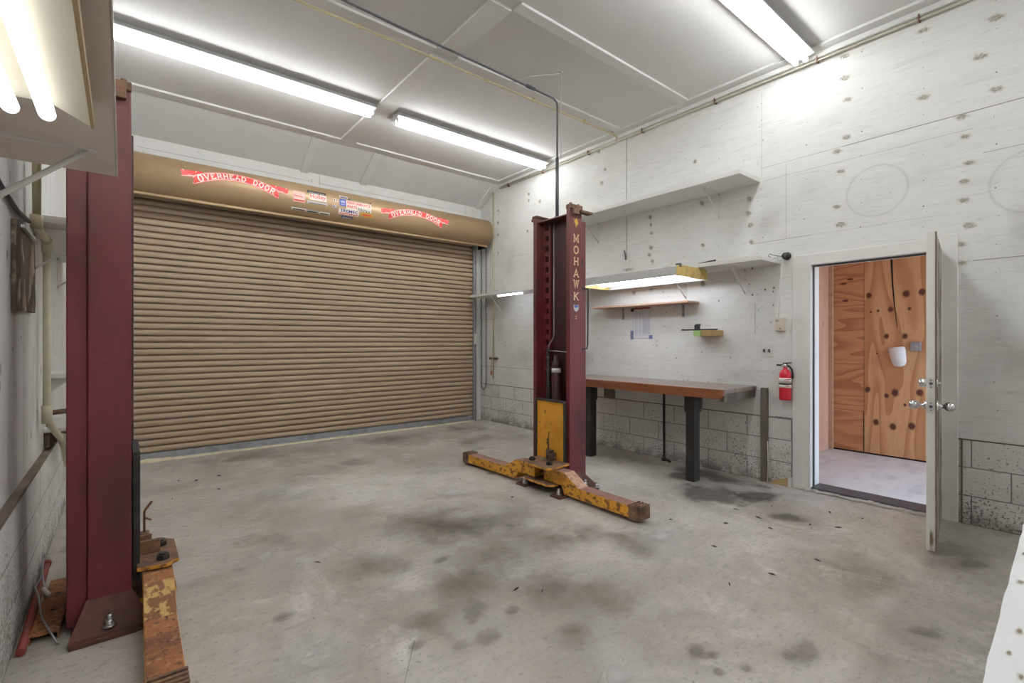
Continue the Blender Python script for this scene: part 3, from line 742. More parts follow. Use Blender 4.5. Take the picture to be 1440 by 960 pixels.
# the stops along the free edge
bm = bm_new()
hexa(bm, [dp(LW - .03, -.004, .022), dp(LW + .002, -.004, .022), dp(LW + .002, .004, .022), dp(LW - .03, .004, .022), dp(LW - .03, -.004, 2.03), dp(LW + .002, -.004, 2.03), dp(LW + .002, .004, 2.03), dp(LW - .03, .004, 2.03)])
obj('edge_strip', bm, [m_ledge], door)
def knobset(z, kind):
    s = LW - 0.06
    for sgn in (1, -1):
        bm = bm_new()
        base = dp(s, LT if sgn > 0 else 0, z)
        ax = (-nv) * sgn
        def pr(r, h): return (r, h)
        pro = ([(.033, 0), (.033, .008), (.014, .014), (.012, .035), (.024, .045), (.031, .062), (.026, .082), (.010, .092)] if kind == 'knob' else
               ([(.028, 0), (.028, .012), (.026, .036), (.020, .040)] if sgn > 0 else [(.028, 0), (.028, .006), (.008, .008), (.008, .02)]))
        a, b = frame_of(ax)
        rings = []
        for r, h in pro:
            rings.append([bm.verts.new(base + ax * h + (a * math.cos(t) + b * math.sin(t)) * r) for t in [2 * PI * i / 20 for i in range(20)]])
        for A, B in zip(rings, rings[1:]):
            for i in range(20):
                f = bm.faces.new((A[i], A[(i + 1) % 20], B[(i + 1) % 20], B[i])); f.smooth = True
        bm.faces.new(rings[-1])
        obj('door_knob' if kind == 'knob' else 'deadbolt', bm, [m_chrome], door)
    bm = bm_new()
    e = 0.001
    hexa(bm, [dp(LW, .011, z - .03), dp(LW + .002, .011, z - .03), dp(LW + .002, LT - .011, z - .03), dp(LW, LT - .011, z - .03), dp(LW, .011, z + .03), dp(LW + .002, .011, z + .03), dp(LW + .002, LT - .011, z + .03), dp(LW, LT - .011, z + .03)])
    cyl(bm, dp(LW + .002, LT / 2, z), dp(LW + (.010 if kind == 'knob' else .0026), LT / 2, z), .009, 12, 1)
    for q in (-.022, .022): cyl(bm, dp(LW + .002, LT / 2, z + q), dp(LW + .003, LT / 2, z + q), .004, 8, 1)
    obj('latch_plate', bm, [m_steel, m_dkgrey], door)
knobset(0.93, 'knob'); knobset(1.075, 'bolt')

# ================================================================== roll-up door
CX0, CX1, CY = 0.02, 4.585, 6.70
rd = thing('door_2', (2.3, 6.7, 0), 'tan steel roll-up door with a round hood across the back wall', 'roll-up door')
rd['kind'] = 'structure'
bm = bm_new()
pitch, z = 0.0725, 0.095
prof = []
while z < 2.99:
    for dz, dy in ((0.0, 0.024), (0.007, 0.024), (0.0105, -0.002), (0.020, -0.007), (0.044, -0.009), (0.0685, -0.001)):
        prof.append((CY + dy, z + dz))
    z += pitch
A = [bm.verts.new((CX0, y, zz)) for y, zz in prof]; B = [bm.verts.new((CX1, y, zz)) for y, zz in prof]
for i in range(len(prof) - 1):
    f = bm.faces.new((A[i], B[i], B[i + 1], A[i + 1])); f.smooth = (i % 6 in (2, 3, 4))
obj('curtain', bm, [m_tan], rd)
bm = bm_new()
box(bm, CX0, CX1, CY - 0.012, CY + 0.02, 0.022, 0.095); box(bm, CX0, CX1, CY - 0.03, CY + 0.02, 0.022, 0.028)
for x in [0.4 + 0.42 * i for i in range(10)]: cyl(bm, (x, CY - 0.012, 0.06), (x, CY - 0.018, 0.06), 0.008, 8)
obj('bottom_bar', bm, [m_galv], rd, 0.003)
bm = bm_new()
pts = []
n = 90
ring = []
for i in range(n + 1):
    x = 0.05 + (4.60 - 0.05) * i / n
    wd = 0.016 + 0.006 * math.sin(i * 1.7) + random.uniform(-.004, .006) + (0.018 * max(0, 1 - i / 14) if i < 14 else 0)
    hh = 0.022 + random.uniform(-.005, .008) + (0.014 * max(0, 1 - i / 14) if i < 14 else 0)
    yc = CY - 0.012
    ring.append([bm.verts.new((x, yc - wd * 1.6, 0.0)), bm.verts.new((x, yc - wd * 1.3, hh * .75)), bm.verts.new((x, yc - wd * .5, hh)), bm.verts.new((x, yc + .02, hh * .8)), bm.verts.new((x, yc + .03, 0.0))])
for P_, Q_ in zip(ring, ring[1:]):
    for j in range(4):
        f = bm.faces.new((P_[j], Q_[j], Q_[j + 1], P_[j + 1])); f.smooth = True
obj('foam_seal', bm, [m_foam], rd)
for x0, s in ((CX1 - 0.012, 1), (CX0 + 0.012, -1)):
    bm = bm_new()
    box(bm, x0, x0 + s * 0.062, CY - 0.035, CY - 0.025, 0.0, 3.02); box(bm, x0 + s * 0.05, x0 + s * 0.062, CY - 0.035, CY + 0.05, 0.0, 3.02); box(bm, x0, x0 + s * 0.062, CY + 0.025, CY + 0.035, 0.0, 3.02)
    g = obj('guide_rail', bm, [m_galv], rd)
    bm = bm_new()
    box(bm, x0 + s * 0.064, x0 + s * 0.115, CY - 0.005, YB, 0.0, 3.2)
    obj('wall_angle', bm, [m_white], rd, 0.002)
bm = bm_new()
box(bm, CX1 + 0.005, CX1 + 0.04, CY - 0.048, CY - 0.036, 1.30, 1.50); cyl(bm, (CX1 + .022, CY - .048, 1.48), (CX1 + .022, CY - .056, 1.48), .01, 8, 1)
obj('slide_lock', bm, [m_white, m_black], rd)
HY, HZ, HR = 6.50, 3.136, 0.22
def hoodp(x, v, off=0.0):
    th = v / HR
    return Vector((x, HY - (HR + off) * math.cos(th), HZ + (HR + off) * math.sin(th)))
bm = bm_new()
angs = [math.radians(a) for a in range(-150, 151, 6)]
hx0, hx1 = -0.05, 4.69
A = [bm.verts.new((hx0, HY - HR * math.cos(t), HZ + HR * math.sin(t))) for t in angs]; B = [bm.verts.new((hx1, HY - HR * math.cos(t), HZ + HR * math.sin(t))) for t in angs]
for i in range(len(angs) - 1):
    f = bm.faces.new((A[i], B[i], B[i + 1], A[i + 1])); f.smooth = True
bm.faces.new(A); bm.faces.new(B[::-1])
hood = obj('hood', bm, [m_hood], rd)
bm = bm_new()
lipz = HZ - HR
for x0, x1 in ((hx0, 2.02), (2.026, hx1)):
    box(bm, x0, x1, HY - 0.075, HY - 0.055, lipz - 0.012, lipz + 0.022)
    cyl(bm, (x0, HY - 0.068, lipz - 0.010), (x1, HY - 0.068, lipz - 0.010), 0.011, 8)
obj('hood_lip', bm, [m_hood], rd)
# hoist hub and hand chain beside the hood
bm = bm_new(); cyl(bm, (hx1 + 0.005, HY + 0.10, HZ - 0.16), (hx1 + 0.075, HY + 0.10, HZ - 0.16), 0.075, 20); box(bm, hx1, hx1 + 0.03, HY, HY + 0.25, HZ - 0.24, HZ + 0.05)
obj('hoist_wheel', bm, [m_black], rd)
bm = bm_new()
def chain_run(x, y, z0, z1):
    z = z0; i = 0
    while z < z1:
        if i % 2: box(bm, x - .008, x + .008, y - .003, y + .003, z, z + .040)
        else: box(bm, x - .003, x + .003, y - .008, y + .008, z, z + .040)
        z += 0.034; i += 1
chain_run(4.76, 6.56, 0.60, 2.95); chain_run(4.76, 6.70, 0.60, 2.95)
tube(bm, [(4.76, 6.56, 0.62), (4.76, 6.575, 0.56), (4.76, 6.63, 0.52), (4.76, 6.685, 0.56), (4.76, 6.70, 0.62)], 0.007, 6)
obj('hand_chain', bm, [m_dkgrey], rd)

# lettering and stickers on the hood (sub-parts of the hood)
def arch(c, wd, vc, sag):
    half = wd / 2
    return lambda u: vc - sag * ((u - c) / half) ** 2, lambda u: -2 * sag * (u - c) / half ** 2
def banner(c, vmid, wid=0.86, hgt=0.108, sag=0.118):
    fv, fs = arch(c, wid, vmid, sag)
    bm = bm_new()
    def quad_band(u0, u1, a, b, off, mi, n=28):
        for i in range(n):
            ua, ub = u0 + (u1 - u0) * i / n, u0 + (u1 - u0) * (i + 1) / n
            m_ = 3
            for j in range(m_):
                p, q = a + (b - a) * j / m_, a + (b - a) * (j + 1) / m_
                poly(bm, [hoodp(ua, fv(ua) + p, off), hoodp(ub, fv(ub) + p, off), hoodp(ub, fv(ub) + q, off), hoodp(ua, fv(ua) + q, off)], mi)
    quad_band(c - wid / 2, c + wid / 2, -hgt / 2, hgt / 2, 0.0012, 0)
    for e in (-1, 1):
        quad_band(c - wid / 2 + .012, c + wid / 2 - .012, e * (hgt / 2 - .010) - .003, e * (hgt / 2 - .010) + .003, 0.0020, 1)
        # folded tails behind the banner ends
        u1, vend = c + e * wid / 2, fv(c + e * wid / 2)
        for k_, (ua, ub, va, vb) in enumerate([(u1 - e * .085, u1 + e * .02, vend + .05, vend + .115), (u1 - e * .01, u1 + e * .10, vend + .03, vend + .105)]):
            for j in range(5):
                g0, g1 = j / 5, (j + 1) / 5
                va_, vb_ = va + (vb - va) * g0, va + (vb - va) * g1
                ex = e * .015 if k_ else 0
                poly(bm, [hoodp(ua, va_, .0008), hoodp(ub + ex * g0, va_ - .011, .0008), hoodp(ub + ex * g1, vb_ - .011, .0008), hoodp(ua, vb_, .0008)], 0)
        for (ua, va, ub, vb) in [(u1 - e * .03, vend + .105, u1 + e * .03, vend + .035), (u1 + e * .03, vend + .035, u1 + e * .10, vend + .10), (u1 - e * .02, vend + .045, u1 + e * .11, vend + .025), (u1 - e * .0, vend - .04, u1 + e * .0, vend + .04)]:
            d = Vector((ub - ua, vb - va)); nn = Vector((-d.y, d.x)).normalized() * .0035
            poly(bm, [hoodp(ua + nn.x, va + nn.y, .0024), hoodp(ua - nn.x, va - nn.y, .0024), hoodp(ub - nn.x, vb - nn.y, .0024), hoodp(ub + nn.x, vb + nn.y, .0024)], 1)
    o = obj('banner_sign', bm, [m_sign_red, m_sign_white], hood, fixn=False)
    bm = bm_new()
    word = 'OVERHEAD DOOR'
    adv = (wid - 0.07) / len(word)
    for i, ch in enumerate(word):
        if ch == ' ': continue
        uc = c - (wid - 0.07) / 2 + (i + .5) * adv
        sl = math.atan(fs(uc)); v0 = fv(uc)
        big = 1.22 if i in (0,) else 1.0
        lw, lh = adv * .80, .062 * big
        def fn(x, y, d=0, uc=uc, v0=v0, sl=sl, lw=lw, lh=lh):
            dx, dy = (x - .5) * lw, (y - .5) * lh
            return hoodp(uc + dx * math.cos(sl) - dy * math.sin(sl), v0 + dx * math.sin(sl) + dy * math.cos(sl), .0034 + d)
        glyph(bm, ch, fn, .19, 0, asp=lw / lh)
    return bm, o
for c, vm in ((1.035, 0.092), (3.315, 0.070)):
    bm, o = banner(c, vm)
    ob = obj('banner_letters', bm, [m_sign_white], hood, fixn=False)

def sticker(name, u0, u1, v0, v1, m, texts=(), extra=None, oval=False, roundc=False):
    bm = bm_new()
    nx, nv = 8, 4
    if oval:
        poly(bm, [hoodp((u0 + u1) / 2 + (u1 - u0) / 2 * math.cos(t), (v0 + v1) / 2 + (v1 - v0) / 2 * math.sin(t), .0012) for t in [i * PI / 12 for i in range(24)]], 0)
    else:
        for j in range(nv):
            a, b = v0 + (v1 - v0) * j / nv, v0 + (v1 - v0) * (j + 1) / nv
            poly(bm, [hoodp(u0, a, .0012), hoodp(u1, a, .0012), hoodp(u1, b, .0012), hoodp(u0, b, .0012)], 0)
    mats = [m]
    for (txt, a0, a1, b0, b1, mm) in texts:
        mats.append(mm)
        mi = len(mats) - 1
        fn = lambda x, y: hoodp(u0 + (u1 - u0) * (a0 + (a1 - a0) * x), v0 + (v1 - v0) * (b0 + (b1 - b0) * y), .0026)
        if txt is None: poly(bm, [fn(0, 0), fn(1, 0), fn(1, 1), fn(0, 1)], mi)
        else: put_text(bm, txt, fn, mi, 0.02)
    if extra: extra(bm, mats)
    return obj(name, bm, mats, hood, fixn=False)
bars = lambda m, rows: [(None, .08 + .04 * (i % 2), .92 - .07 * (i % 3), .12 + i / rows * .8, .12 + i / rows * .8 + .42 / rows, m) for i in range(rows)]
sticker('sticker', 1.63, 1.775, -.070, .065, m_pinkst, bars(m_sign_red, 4)[::2] + bars(m_sign_white, 5)[1::2])
sticker('sticker', 1.80, 2.03, .072, .112, m_stblack, bars(m_silver, 2)[:1])
sticker('sticker', 1.825, 2.035, -.012, .068, m_sign_white, [('Holley', .04, .96, .10, .94, m_sign_red)])
sticker('sticker', 1.80, 2.05, -.060, -.028, m_silver, bars(m_stblack, 2)[:1])
sticker('sticker', 1.625, 1.80, -.172, -.138, m_sign_white, bars(m_stblack, 1))
sticker('sticker', 1.805, 1.945, -.175, -.138, m_silver, bars(m_stblack, 1))
sticker('sticker', 1.955, 2.09, -.178, -.140, m_sign_white, bars(m_dkgrey, 1))
sticker('sticker', 2.205, 2.315, .086, .124, m_sign_white, bars(m_navy, 1))
sticker('sticker', 2.320, 2.635, .076, .098, m_stblack, bars(m_cream_letter, 1))
def zig(bm, mats):
    mats.append(m_stblack); mi = len(mats) - 1
    for i in range(9):
        u = 2.445 + i * .019
        poly(bm, [hoodp(u, -.045 - .002 * i, .003), hoodp(u + .010, -.045 - .002 * i, .003), hoodp(u + .017, -.012 - .002 * i, .003), hoodp(u + .007, -.012 - .002 * i, .003)], mi)
sticker('sticker', 2.290, 2.630, -.052, .064, m_sign_white, [('PERFORMANCE', .04, .97, .60, .92, m_sign_red), ('PARTS', .04, .42, .18, .48, m_sign_red)], zig)
sticker('sticker', 2.200, 2.284, -.022, .070, m_blue, [('gm', .18, .82, .30, .72, m_sign_white), (None, .18, .82, .18, .23, m_sign_white)])
sticker('sticker', 2.195, 2.465, -.128, -.052, m_sign_white, [('TREMEC', .06, .95, .42, .92, m_navy), (None, .04, .96, .12, .27, m_sign_red)])
sticker('sticker', 2.475, 2.675, -.120, -.058, m_gold, [(None, .2, .8, .35, .65, m_sign_red)], oval=True)
sticker('sticker', 2.245, 2.395, -.176, -.146, m_navy, bars(m_silver, 1))
sticker('sticker', 2.120, 2.180, .018, .056, m_sign_white, [(None, .15, .4, .2, .8, m_stblack), (None, .6, .85, .2, .8, m_stblack)])
sticker('sticker', 2.110, 2.165, -.060, -.030, m_silver, [(None, .15, .4, .2, .8, m_navy)])

# ================================================================== two-post lift
def lift_post(xf, d, y0, label, reach, piv, base_front, arms, lettered):
    W_, t_, H = 0.50, 0.045, 2.55
    X = lambda q: xf + d * q
    root = thing('lift_post', (X(0.1), y0 + W_ / 2, 0), label, 'vehicle lift', 'posts of the two-post vehicle lift')
    bm = bm_new()
    box(bm, X(0), X(.16), y0, y0 + t_, .02, H, 0); box(bm, X(0), X(.16), y0 + W_ - t_, y0 + W_, .02, H, 0)
    box(bm, X(.13), X(.16), y0 + t_, y0 + W_ - t_, .02, 2.50, 1); box(bm, X(.16), X(.235), y0 + .018, y0 + W_ - .018, .02, 2.46, 0)
    box(bm, X(.02), X(.16), y0 + t_, y0 + W_ - t_, 2.50, 2.515, 0)
    if not lettered: box(bm, X(-.014), X(0), y0 + W_ - .03, y0 + W_, .02, 2.50, 1)
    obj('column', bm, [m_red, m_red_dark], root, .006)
    bm = bm_new()
    box(bm, X(.0), X(.16), y0 - .012, y0 + .05, H, H + .042)
    for q in (.03, .13): cyl(bm, (X(q), y0 + .02, H + .042), (X(q), y0 + .02, H + .060), .014, 8)
    box(bm, X(.10), X(.26), y0 - .05, y0 + .02, H - .028, H - .008)
    box(bm, X(.02), X(.10), y0 - .03, y0, H - .05, H - .0)
    obj('top_bracket', bm, [m_rust_brown], root, .004)
    bm = bm_new(); box(bm, X(-.005), X(.165), y0 + W_ - t_ - .01, y0 + W_ + .012, H, H + .022); box(bm, X(-.006), X(.03), y0 + W_ - .01, y0 + W_ + .022, H - .03, H + .0)
    obj('top_cap', bm, [m_red_rust], root, .004)
    # ladder of lock slots
    bm = bm_new()
    ya, yb = y0 + .365, y0 + .45
    box(bm, X(.122), X(.13), ya, yb, .2, 2.49, 1)  # black backing strip paints in the dark of the slots
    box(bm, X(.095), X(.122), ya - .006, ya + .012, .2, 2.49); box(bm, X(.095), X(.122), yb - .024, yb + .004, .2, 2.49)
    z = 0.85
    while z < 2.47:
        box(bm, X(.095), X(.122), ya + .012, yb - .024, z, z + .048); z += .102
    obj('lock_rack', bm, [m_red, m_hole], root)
    # hydraulic ram, ribbed hose and cable down the channel
    bm = bm_new()
    yc = y0 + .255
    lathe(bm, [(.0, .12), (.045, .12), (.045, .72), (.047, .725), (.047, .745), (.045, .75), (.045, 1.12), (.040, 1.15), (.024, 1.16), (.022, 1.21), (.0, 1.21)], (X(.078), yc, 0), 20)
    lathe(bm, [(.0, 1.045), (.0456, 1.045), (.0456, 1.085), (.0, 1.085)], (X(.078), yc, 0), 20, 1)
    obj('hydraulic_ram', bm, [m_red_dark, m_plastic], root)
    bm = bm_new()
    z = .5
    prof = [(.0, .45)]
    while z < 1.26: prof += [(.016, z), (.021, z + .006), (.021, z + .014), (.016, z + .02)]; z += .026
    prof.append((.0, 1.27))
    lathe(bm, prof, (X(.06), y0 + .345, 0), 10)
    obj('ribbed_hose', bm, [m_black], root)
    bm = bm_new()
    tube(bm, [(X(.09), y0 + .30, 2.50), (X(.09), y0 + .30, 1.42), (X(.088), y0 + .305, 1.38), (X(.065), y0 + .345, 1.30), (X(.06), y0 + .345, 1.24)], .006, 6)
    tube(bm, [(X(.06), y0 + .35, 1.25), (X(.06), y0 + .25, 1.25), (X(.08), y0 + .10, 1.24)], .004, 6)
    obj('lift_cable', bm, [m_galv], root)
    # carriage plate in its rubber edging
    carr = None
    bm = bm_new(); box(bm, X(-.022), X(-.006), y0 + .052, y0 + .418, .18, .775)
    carr = obj('carriage', bm, [m_yellow], root, .004)
    bm = bm_new()
    box(bm, X(-.034), X(-.004), y0 + .418, y0 + .430, .20, .775); box(bm, X(-.034), X(-.004), y0 + .035, y0 + .052, .16, .775); box(bm, X(-.034), X(-.004), y0 + .04, y0 + .430, .775, .795)
    obj('rubber_edging', bm, [m_rubber], carr, .004)
    bm = bm_new(); box(bm, X(-.006), X(.10), y0 + .06, y0 + .41, .2, .6)
    obj('carriage_slide', bm, [m_black], carr)
    # clevis plates that carry the arms
    bm = bm_new()
    ol = [(-.02, y0 - .02), (-reach + .05, y0 - .045), (-reach, y0 - .0), (-reach, y0 + .30), (-reach + .07, y0 + .37), (-.02, y0 + .385)]
    fn = lambda u, v, w: (X(u), v, w)
    prism(bm, ol, fn, .222, .242, 0); prism(bm, [(u * .95, v) for u, v in ol], fn, .076, .094, 0)
    box(bm, X(-.12), X(-.02), y0 + .15, y0 + .165, .242, .31, 0)
    bmesh.ops.recalc_face_normals(bm, faces=bm.faces[:])
    for f in bm.faces:
        if abs(f.normal.z) < .3 and f.calc_center_median().z < .25: f.material_index = 1
    obj('clevis', bm, [m_rust_brown, m_yellow_b], carr, .003)
    for yy in piv:
        bm = bm_new()
        cyl(bm, (X(-reach * .66), yy, .242), (X(-reach * .66), yy, .268), .030, 6); cyl(bm, (X(-reach * .66), yy, .268), (X(-reach * .66), yy, .276), .020, 12)
        obj('pivot_bolt', bm, [m_black], carr, .003)
    bm = bm_new()
    px_, py_ = X(-.055), y0 + .225
    cyl(bm, (px_, py_, .242), (px_, py_, .335), .022, 14); box(bm, px_ - .03, px_ + .03, py_ - .045, py_ - .03, .242, .33)
    tube(bm, [(px_, py_, .3), (px_, py_, .44), (X(-.06), py_ - .01, .455), (X(-.085), py_ - .04, .50)], .006, 6)
    tube(bm, [(px_, py_, .41), (X(-.085), py_ - .01, .395)], .005, 6)
    obj('lock_pin', bm, [m_rust_brown], carr)
    # swing arms
    for (s0x, s0y, ax, ay, L) in arms:
        dvv = Vector((ax, ay, 0)).normalized(); sv = Vector((-dvv.y, dvv.x, 0))
        F = lambda s, zz, ww: Vector((s0x, s0y, 0)) + dvv * s + sv * ww + Vector((0, 0, zz))
        bm = bm_new()
        pr = [(-.06, .100), (-.06, .215), (.20, .215), (.37, .120), (L - .08, .120), (L - .08, .030), (.20, .030), (.17, .100)]
        prism(bm, pr, F, -.060, .060, 0)
        bmesh.ops.recalc_face_normals(bm, faces=bm.faces[:])
        for f in bm.faces:
            if f.normal.z > .95: f.material_index = 1
            elif f.normal.z > .3: f.material_index = 2
        # weld seams: a collar where ramp and low bar meet
        arm = obj('swing_arm', bm, ([m_yellow_b, m_rust_pink, m_bright_worn] if lettered else [m_yellow_b, m_rust, m_rust_flake]), root, .005)
        bm = bm_new()
        prism(bm, [(L - .085, .022), (L - .085, .124), (L + .0, .126), (L + .018, .116), (L + .018, .035), (L, .022)], F, -.062, .062)
        for q in (.0, .030, .060, .085): prism(bm, [(L - .085 + q, .122), (L - .085 + q, .133), (L - .070 + q, .133), (L - .070 + q, .122)], F, -.066, .066)
        obj('arm_pad', bm, [m_rust_brown], arm, .003)
    # foot: base plate, sloping gusset, anchor bolts
    bm = bm_new()
    box(bm, X(-.02), X(.215), y0 - .16, y0 + W_ + .08, 0, .02)
    for ta, tb in ((y0 - .155, y0 - .03), (y0 + .30, y0 + .43)): box(bm, X(-base_front), X(-.02), ta, tb, 0, .018)
    hexa(bm, [(X(-.075), y0 - .145, .02), (X(.22), y0 - .145, .02), (X(.19), y0, .02), (X(-.03), y0, .02), (X(-.075), y0 - .14, .03), (X(.22), y0 - .14, .03), (X(.165), y0 + .002, .14), (X(-.005), y0 + .002, .14)])
    obj('base', bm, [m_red_rust], root, .003)
    for (q, yy) in ((.08, y0 - .115), (.19, y0 - .152), (-base_front + .05, y0 - .09), (-base_front + .05, y0 + .36))[:: 1 if lettered else 2]:
        zz = .045 if q == .08 else .02
        bm = bm_new(); cyl(bm, (X(q), yy, zz), (X(q), yy, zz + .008), .026, 16); cyl(bm, (X(q), yy, zz + .008), (X(q), yy, zz + .032), .018, 6); cyl(bm, (X(q), yy, zz + .03), (X(q), yy, zz + .055), .010, 10)
        obj('anchor_bolt', bm, [m_steel], root)
    return root, X

p2, X2 = lift_post(3.15, 1, 3.05, 'burgundy lift post with cream vertical lettering, standing near the workbench', .30, (3.11, 3.34), .28,
                   [(3.00, 3.11, -.02, -1, .97), (2.985, 3.34, -.03, 1, 1.06)], True)
p1, X1 = lift_post(.035, -1, 2.97, 'burgundy lift post beside the left wall with a rusty arm at its foot', .19, (3.0, 3.21), .10,
                   [(.137, 3.0, -.015, -1, .93)], False)
# vertical name and emblems on the near face of the workbench-side post
bm = bm_new()
yl = 3.05 - .0015
zc0, lh, lw = 2.315, .070, .066
for ch, z in zip('MOHAWK', (2.285, 2.18, 2.075, 1.965, 1.87, 1.755)):
    fn = lambda x, y, d=0, z=z: (3.232 + (x - .5) * lw, yl - d, z + (y - .5) * lh)
    glyph(bm, ch, fn, .17, 0, asp=lw / lh)
obj('lettering', bm, [m_cream_letter], p2, fixn=False)
def flat(bm, pts, mi): poly(bm, [(3.232 + a, yl - .0004 * mi, z) for a, z in pts], mi)
bm = bm_new()
flat(bm, [(.000, 2.475), (.012, 2.462), (.022, 2.445), (.030, 2.420), (.020, 2.425), (.022, 2.40), (.008, 2.412), (.0, 2.385), (-.010, 2.405), (-.014, 2.43), (-.026, 2.42), (-.020, 2.455), (-.008, 2.45)], 0)
flat(bm, [(-.035, 2.47), (-.018, 2.455), (-.03, 2.45)], 0)
obj('gold_emblem', bm, [m_gold], p2, fixn=False)
bm = bm_new()
flat(bm, [(-.034, 1.675), (.034, 1.675), (.034, 1.645), (.020, 1.622), (0, 1.612), (-.020, 1.622), (-.034, 1.645)], 0)
flat(bm, [(-.026, 1.672), (.026, 1.672), (.026, 1.652), (-.026, 1.648)], 1)
obj('shield_emblem', bm, [m_silver, m_blue], p2, fixn=False)
bm = bm_new()
flat(bm, [(-.008, 1.575), (.010, 1.575), (.006, 1.565), (-.01, 1.567)], 0); flat(bm, [(-.012, 1.552), (.008, 1.552), (.012, 1.545), (-.008, 1.545)], 0)
obj('small_mark', bm, [m_gold], p2, fixn=False)
bm = bm_new()
tube(bm, [(3.31, 3.065, 1.83), (3.405, 3.065, 1.835), (3.415, 3.065, 1.825), (3.405, 3.065, 1.31), (3.395, 3.065, 1.275), (3.31, 3.065, 1.265)], .007, 6)
box(bm, 3.31, 3.36, 3.055, 3.08, 1.82, 1.845); box(bm, 3.31, 3.335, 3.06, 3.09, 2.04, 2.11)
obj('side_rod', bm, [m_black], p2)

# riser pipe and overhead hydraulic line between the posts
rz = thing('hydraulic_line', (3.275, 3.34, 2.515), 'dark pipe rising from the lettered post and running overhead to the other post', 'pipe')
bm = bm_new(); cyl(bm, (3.275, 3.34, 2.515), (3.275, 3.34, 3.12), .017, 12); cyl(bm, (3.275, 3.34, 2.515), (3.275, 3.34, 2.55), .028, 12)
obj('riser_pipe', bm, [m_dkgrey], rz)
bm = bm_new(); tube(bm, [(3.275, 3.34, 3.12), (3.275, 3.34, 3.62), (3.265, 3.34, 3.66), (3.22, 3.34, 3.68), (2.6, 3.335, 3.69), (1.6, 3.33, 3.70), (0.4, 3.28, 3.70), (0.05, 3.24, 3.66), (-.1, 3.22, 3.55), (-.1, 3.22, 2.58)], .009, 8)
cyl(bm, (2.88, 3.337, 3.687), (2.98, 3.338, 3.685), .016, 8)
obj('overhead_hose', bm, [m_dkgrey], rz)
bm = bm_new(); tube(bm, [(3.285, 3.30, 3.10), (3.285, 3.30, ZC)], .0035, 6); tube(bm, [(3.285, 3.30, ZC - .01), (3.05, 3.52, ZC - .03), (2.98, 3.60, ZC - .07), (2.96, 3.70, ZC - .03)], .006, 6)
cyl(bm, (3.285, 3.30, ZC - .012), (3.285, 3.30, ZC), .02, 10)
tag(obj('hanging_cord', bm, [m_pipe_g]), 'thin pale cord dropping from the ceiling above the lettered lift post', 'cord')

# ================================================================== ceiling fluorescent fixtures
def strip_light(x0, x1, yc, label):
    r = thing('fluorescent_light', ((x0 + x1) / 2, yc, ZC), label, 'light', 'ceiling fluorescent lights')
    bm = bm_new()
    prism(bm, [(-.06, 0), (-.06, -.030), (-.105, -.048), (-.105, -.060), (-.06, -.072), (.06, -.072), (.105, -.060), (.105, -.048), (.06, -.030), (.06, 0)], lambda u, v, w_: (w_, yc + u, ZC - .001 + v), x0, x1)  # side wings widened to keep tube light off the nearby ceiling
    obj('housing', bm, [m_fix], r, .003)
    for xx in (x0 + .012, x1 - .024):
        bm = bm_new()
        box(bm, xx, xx + .012, yc - .05, yc + .05, ZC - .08, ZC - .065)
        for q in (-.04, .04): box(bm, xx, xx + .012, yc + q - .014, yc + q + .014, ZC - .125, ZC - .065)
        obj('lamp_holder', bm, [m_plastic], r)
    for q in (-.04, .04):
        bm = bm_new(); cyl(bm, (x0 + .025, yc + q, ZC - .103), (x1 - .026, yc + q, ZC - .103), .019, 10)
        obj('tube', bm, [m_tube], r)
    return r
strip_light(2.40, 4.71, 5.07, 'long ceiling fluorescent light crossing the lettered post, nearer the right wall')
strip_light(-0.29, 2.145, 5.07, 'long ceiling fluorescent light reaching to the left wall above the roll door')
strip_light(2.28, 4.715, 1.70, 'ceiling fluorescent light above the entrance door')

strip_light(-0.29, 2.145, 1.70, 'added unseen ceiling fluorescent light over the camera end, toward the left wall')  # out of view, added to even out the room light
strip_light(2.28, 4.715, -1.67, 'added unseen ceiling fluorescent light behind the camera, toward the right wall')  # added unseen fixture, fills the dim corner by the entrance
strip_light(-0.29, 2.145, -1.67, 'added unseen ceiling fluorescent light behind the camera, toward the left wall')  # second added fixture behind the camera, also for fill

# ================================================================== shelves
def bracket(parent, y, xw, zb, reach, drop, side, m=m_white, wdt=.022, brace=True):
    """side: -1 wall is at larger x, +1 wall is at smaller x"""
    s = side
    bm = bm_new()
    box(bm, xw, xw + s * .004, y - wdt / 2, y + wdt / 2, zb - drop - .03, zb)
    box(bm, xw, xw + s * reach, y - wdt / 2, y + wdt / 2, zb - .004, zb)
    for q in (.02, drop): cyl(bm, (xw + s * .004, y, zb - q), (xw + s * .008, y, zb - q), .007, 8, 1)
    if brace: tube(bm, [(xw + s * .004, y, zb - drop), (xw + s * reach * .92, y, zb - .006)], wdt * .32, 6)
    obj('bracket', bm, [m, m_dot], parent)

